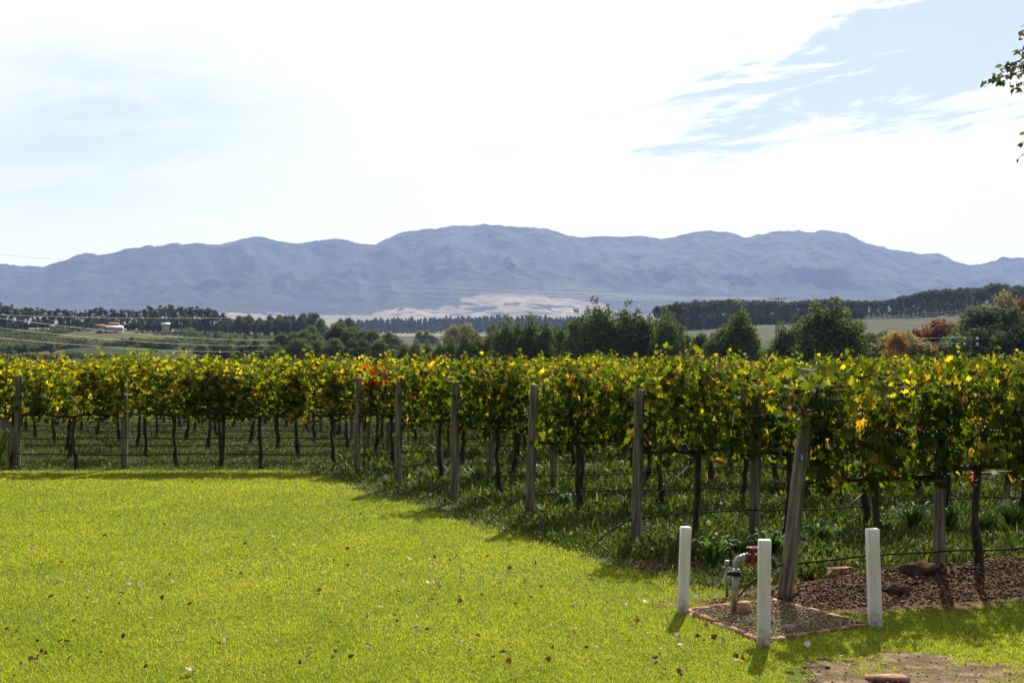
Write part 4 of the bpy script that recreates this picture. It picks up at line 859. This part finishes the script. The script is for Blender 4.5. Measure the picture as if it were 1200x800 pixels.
# ------------------------------------------------------------------ poles and power lines
def wire(a, b, sag, r, label, group='overhead power lines'):
    a = np.array(a); b = np.array(b); t_ = np.linspace(0, 1, 28); p = a+(b-a)*t_[:, None]; p[:, 2] -= 4*sag*t_*(1-t_); line_thing('power_line', p, r, M['wireline'], label, 'power line', group, 4)
M['wireline'] = noisemat('overhead_conductor', (.30, .30, .29), (.42, .42, .40), 1, .5, 0)
def pole(px, top, Y, label, arms=3, offs=(0, 1.25, 2.5), r=.14):
    X = (px-600)/F*Y; z0 = float(terr(X, Y))-.2; zt = CH-(top-HY)/F*Y
    e = empty('utility_pole', (X, Y, z0)); tag(e, label, 'utility pole'); H_ = zt-z0; mb = MB(); mb.add(*tube([(0, 0, 0), (0, 0, H_)], [r*1.3, r*.8], 8)); link('shaft', mb.mesh('shaft', M['post'], True), e)
    att = []
    for k, d in enumerate(offs[:arms]):
        z = H_-.5-d; mb = MB(); mb.add(*box(0, 0, z, 2.0, .12, .12)); ca = link('crossarm', mb.mesh('crossarm', M['post']), e)
        for s in (-.8, .8):
            mb = MB(); mb.add(*tube([(s, 0, z+.06), (s, 0, z+.18), (s, 0, z+.30), (s, 0, z+.42)], [.08, .20, .14, .07], 8)); link('insulator', mb.mesh('insulator', M['porcelain'], True), ca)
        att.append(np.array([X+.8, Y, z0+z+.4]))
    return att
a1 = pole(376, 394, 400, 'slim power pole with three white insulators left of centre')
a2 = pole(666, 394, 300, 'grey power pole showing against the dark windbreak', 2, (0, .8))
a3 = pole(1028, 401, 205, 'thin power pole with white insulators before small dark trees', 2, (0, .7), .09)
a4 = pole(1138, 394, 176, 'thin power pole with white insulators before grey-green tree', 2, (0, .7), .09)
L0 = [np.array([-66, 100, 8.6]), np.array([-66, 100, 7.4]), np.array([-66, 100, 6.2])]
for k in range(3):
    wire(L0[k]+[0, 0, .8], a1[k], 3.0, .021, f'{["top", "middle", "lowest"][k]} pale power line sweeping down from the left to the slim pole')
for k in range(2):
    wire(a1[k], a2[k], .8, .02, f'{["upper", "lower"][k]} power line between the slim pole and windbreak pole'); wire(a2[k], a4[k], .5, .013, f'{["upper", "lower"][k]} power line crossing in front of the windbreak to the right')
    wire(a3[k], a4[k]+[.2, 0, 0], .3, .006, f'{["upper", "lower"][k]} power line between the two thin poles on the right')
wire((-200, 330, 16), (-128, 660, float(terr(-128, 660))+9), 2, .04, 'dark power line high on the left above the orchard')
X9 = (911-600)/F*600
e = empty('transmission_pole', (X9, 600, float(terr(X9, 600))-.3)); tag(e, 'tall wooden transmission pole with crossarm above the pine wood', 'utility pole'); H9 = CH+70/F*600-e.location.z
mb = MB(); mb.add(*tube([(-.5, 0, 0), (-.5, 0, H9)], [.3, .2], 8)); mb.add(*tube([(.5, 0, 0), (.5, 0, H9)], [.3, .2], 8)); link('shaft', mb.mesh('shaft', M['treebark'], True), e)
mb = MB(); mb.add(*box(0, 0, H9-.6, 7.5, .3, .35)); mb.add(*box(0, .3, H9-3.5, 2.6, .2, .3)); link('crossarm', mb.mesh('crossarm', M['treebark']), e)
for k, (ya, yb_, xo, yr) in enumerate(((279, 350, 3.4, 345), (292, 351, 0, 352), (308, 352, -3.4, 359))):
    a = np.array(P(-120, ya+8, 430)); b = np.array([X9+xo, 600, e.location.z+H9-.5]); wire(a, b, 3.4, .036, f'{["highest", "middle", "lowest"][k]} of three long wires crossing in front of the mountains')

# ------------------------------------------------------------------ farm buildings far away
def house(px, py, Y, L_, D_, H_, rz, wall, roof, label, gables=()):
    X = (px-600)/F*Y; z0 = CH-(py-HY)/F*Y-.3; zt = float(terr(X, Y)); z0 = min(z0, zt+1.2)
    e = empty('farm_building', (X, Y, zt-.2), rz); tag(e, label, 'building'); b_ = 0
    mb = MB(); mb.add(*box(0, 0, (H_+.5)/2, L_, D_, H_+.5)); link('wall', mb.mesh('wall', wall), e)
    mb = MB(); o_ = .4; z1 = H_+.52; zr = z1+D_*.36
    V = [(-L_/2-o_, -D_/2-o_, z1), (L_/2+o_, -D_/2-o_, z1), (L_/2+o_, D_/2+o_, z1), (-L_/2-o_, D_/2+o_, z1), (-L_/2-o_, 0, zr), (L_/2+o_, 0, zr)]
    mb.add(V, [[0, 4, 3], [1, 2, 5]], [[0, 1, 5, 4], [2, 3, 4, 5], [3, 2, 1, 0]]); link('roof', mb.mesh('roof', roof), e)
    nwin = int(L_/3.5)
    for k in range(nwin):
        mb = MB(); mb.add(*box(-L_/2+(k+.5)*L_/nwin, -D_/2-.02, H_*.55, 1.0, .08, 1.3)); link('window', mb.mesh('window', M['dark']), e)
    for gx in gables:
        gmb = MB(); gmb.add([(gx-2, -D_/2-.3, 0), (gx+2, -D_/2-.3, 0), (gx+2, -D_/2-.3, z1), (gx, -D_/2-.3, zr+.6), (gx-2, -D_/2-.3, z1), (gx-2, 0, 0), (gx+2, 0, 0), (gx+2, 0, z1), (gx, 0, zr+.6), (gx-2, 0, z1)],
            [[4, 2, 3], [9, 8, 7]], [[0, 1, 2, 4], [1, 6, 7, 2], [5, 0, 4, 9], [2, 7, 8, 3], [4, 3, 8, 9]]); link('gable', gmb.mesh('gable', M['pinkwall']), e)
house(131, 392, 600, 8.5, 4.5, 1.3, R(4), M['pinkwall'], M['greyroof'], 'long low white farmhouse with pale roof on the knoll')
house(117, 391, 598, 3.5, 4, 2.2, R(20), M['pinkwall'], M['redroof'], 'small white building with red roof at left of farmhouse')
house(133, 389, 615, 4, 4, 2.6, R(-10), M['pinkwall'], M['redroof'], 'red-roofed white house behind the low farmhouse')
house(194, 391, 640, 3.2, 3.5, 3.4, R(15), noisemat('pink_wall', (.52, .38, .32), (.6, .45, .38), .5, .9, 0), M['greyroof'], 'narrow pinkish farm building below the eucalyptus belt')
house(47, 387, 640, 9, 4, .7, R(3), M['greyroof'], M['greyroof'], 'long pale shed among the orchards at far left')
house(61, 387, 620, 1.2, 1.2, 3.2, 0, M['pinkwall'], M['greyroof'], 'small white tower at right end of pale shed')
house(506, 399, 900, 4, 4, 1.8, R(8), M['pinkwall'], M['greyroof'], 'tiny white hut in the green gap left of the windbreak')
house(561, 400, 880, 9, 4, 1.2, R(-5), M['greyroof'], M['greyroof'], 'low pale shed in the gap above windbreak')
for q, (px, py) in enumerate([(452, 354), (470, 358), (505, 352), (610, 353), (648, 350), (700, 356), (1020, 368)]): pass

# ------------------------------------------------------------------ overhanging tree at top right
g = np.random.default_rng(77)
tr_ = empty('overhanging_tree', (6.3, 9.6, 0)); tag(tr_, 'leafy tree outside the right edge, its branch tips hanging into the sky corner', 'tree')
mb = MB(); mb.add(*tube([(0, 0, -.1), (.05, .05, 1.5), (-.1, 0, 3.0), (-.15, .1, 4.6)], [.17, .14, .11, .06], 10))
tips = [(-2.1, -.3, 4.6), (-1.3, .6, 5.4), (-.4, -.9, 5.2), (.8, .2, 5.0), (-1.9, -.5, 3.9), (0, 0, 6.0)]
for tp_ in tips: mb.add(*tube([(-.05, 0, 2.6+rng.uniform(0, .8)), tuple(np.array(tp_)*[.5, .5, .93]), tp_], [.06, .035, .012], 6))
link('trunk', mb.mesh('trunk', M['treebark'], True), tr_)
lum = np.array([(-1.6, -.1, 4.7, .62), (-1.1, .5, 5.4, .8), (-.4, -.7, 5.2, .8), (.8, .2, 5.0, .9), (-1.5, -.3, 4.0, .5), (0, 0, 6.0, .8), (-.5, 0, 4.4, .7), (.5, -.3, 4.2, .6)])
k = g.choice(8, 5200, p=lum[:, 3]**2/(lum[:, 3]**2).sum()); d = g.normal(0, 1, (5200, 3)); d /= np.linalg.norm(d, axis=1)[:, None]; c = lum[k, :3]+d*(g.random(5200)**.5)[:, None]*lum[k, 3:4]
# the spray of leaves reaching into the frame (tree-local coordinates)
def loc_(px, py, Y=9.2): return np.array(P(px, py, Y))-np.array([6.3, 9.6, 0])
spr = MB(); cl = []
for (p0, p1, nn) in [((1235, 60), (1175, 78), 50), ((1240, 75), (1152, 96), 55), ((1235, 80), (1188, 104), 50), ((1230, 40), (1192, 62), 45), ((1225, 30), (1197, 42), 30), ((1240, 62), (1164, 90), 40), ((1238, 140), (1194, 172), 5), ((1238, 150), (1192, 187), 3)]:
    A_ = loc_(*p0, 9.2+g.uniform(-.2, .2)); B_ = loc_(*p1, 9.2+g.uniform(-.2, .2)); spr.add(*tube([A_+[.35, 0, .25], A_, (A_+B_)/2+[0, 0, .01], B_], [.009, .006, .0035, .0015], 4))
    t_ = g.random(nn)**(.8 if nn > 6 else .12); 
    sd = np.interp(t_, [0, .5, 1], [.055, .035, .008])[:, None]
    cl.append(A_+(B_-A_)*t_[:, None]+g.normal(0, 1, (nn, 3))*sd)
link('twigs', spr.mesh('twigs', M['treebark'], True), tr_)
cl = np.concatenate(cl); call = np.concatenate([c, cl]); nn = len(call)
mb = MB(); cloud(mb, call, g.normal(0, 1, (nn, 3))+[0, 0, .3], g.uniform(.032, .052, nn), OT*[1.3, 1, 1], OF, np.array([(.07, .10, .03), (.11, .13, .04), (.16, .12, .05), (.05, .07, .025)])[g.integers(0, 4, nn)], g, up=np.tile([-.2, 0, -.8], (nn, 1)))
link('foliage', mb.mesh('foliage', M['treeleaf']), tr_)
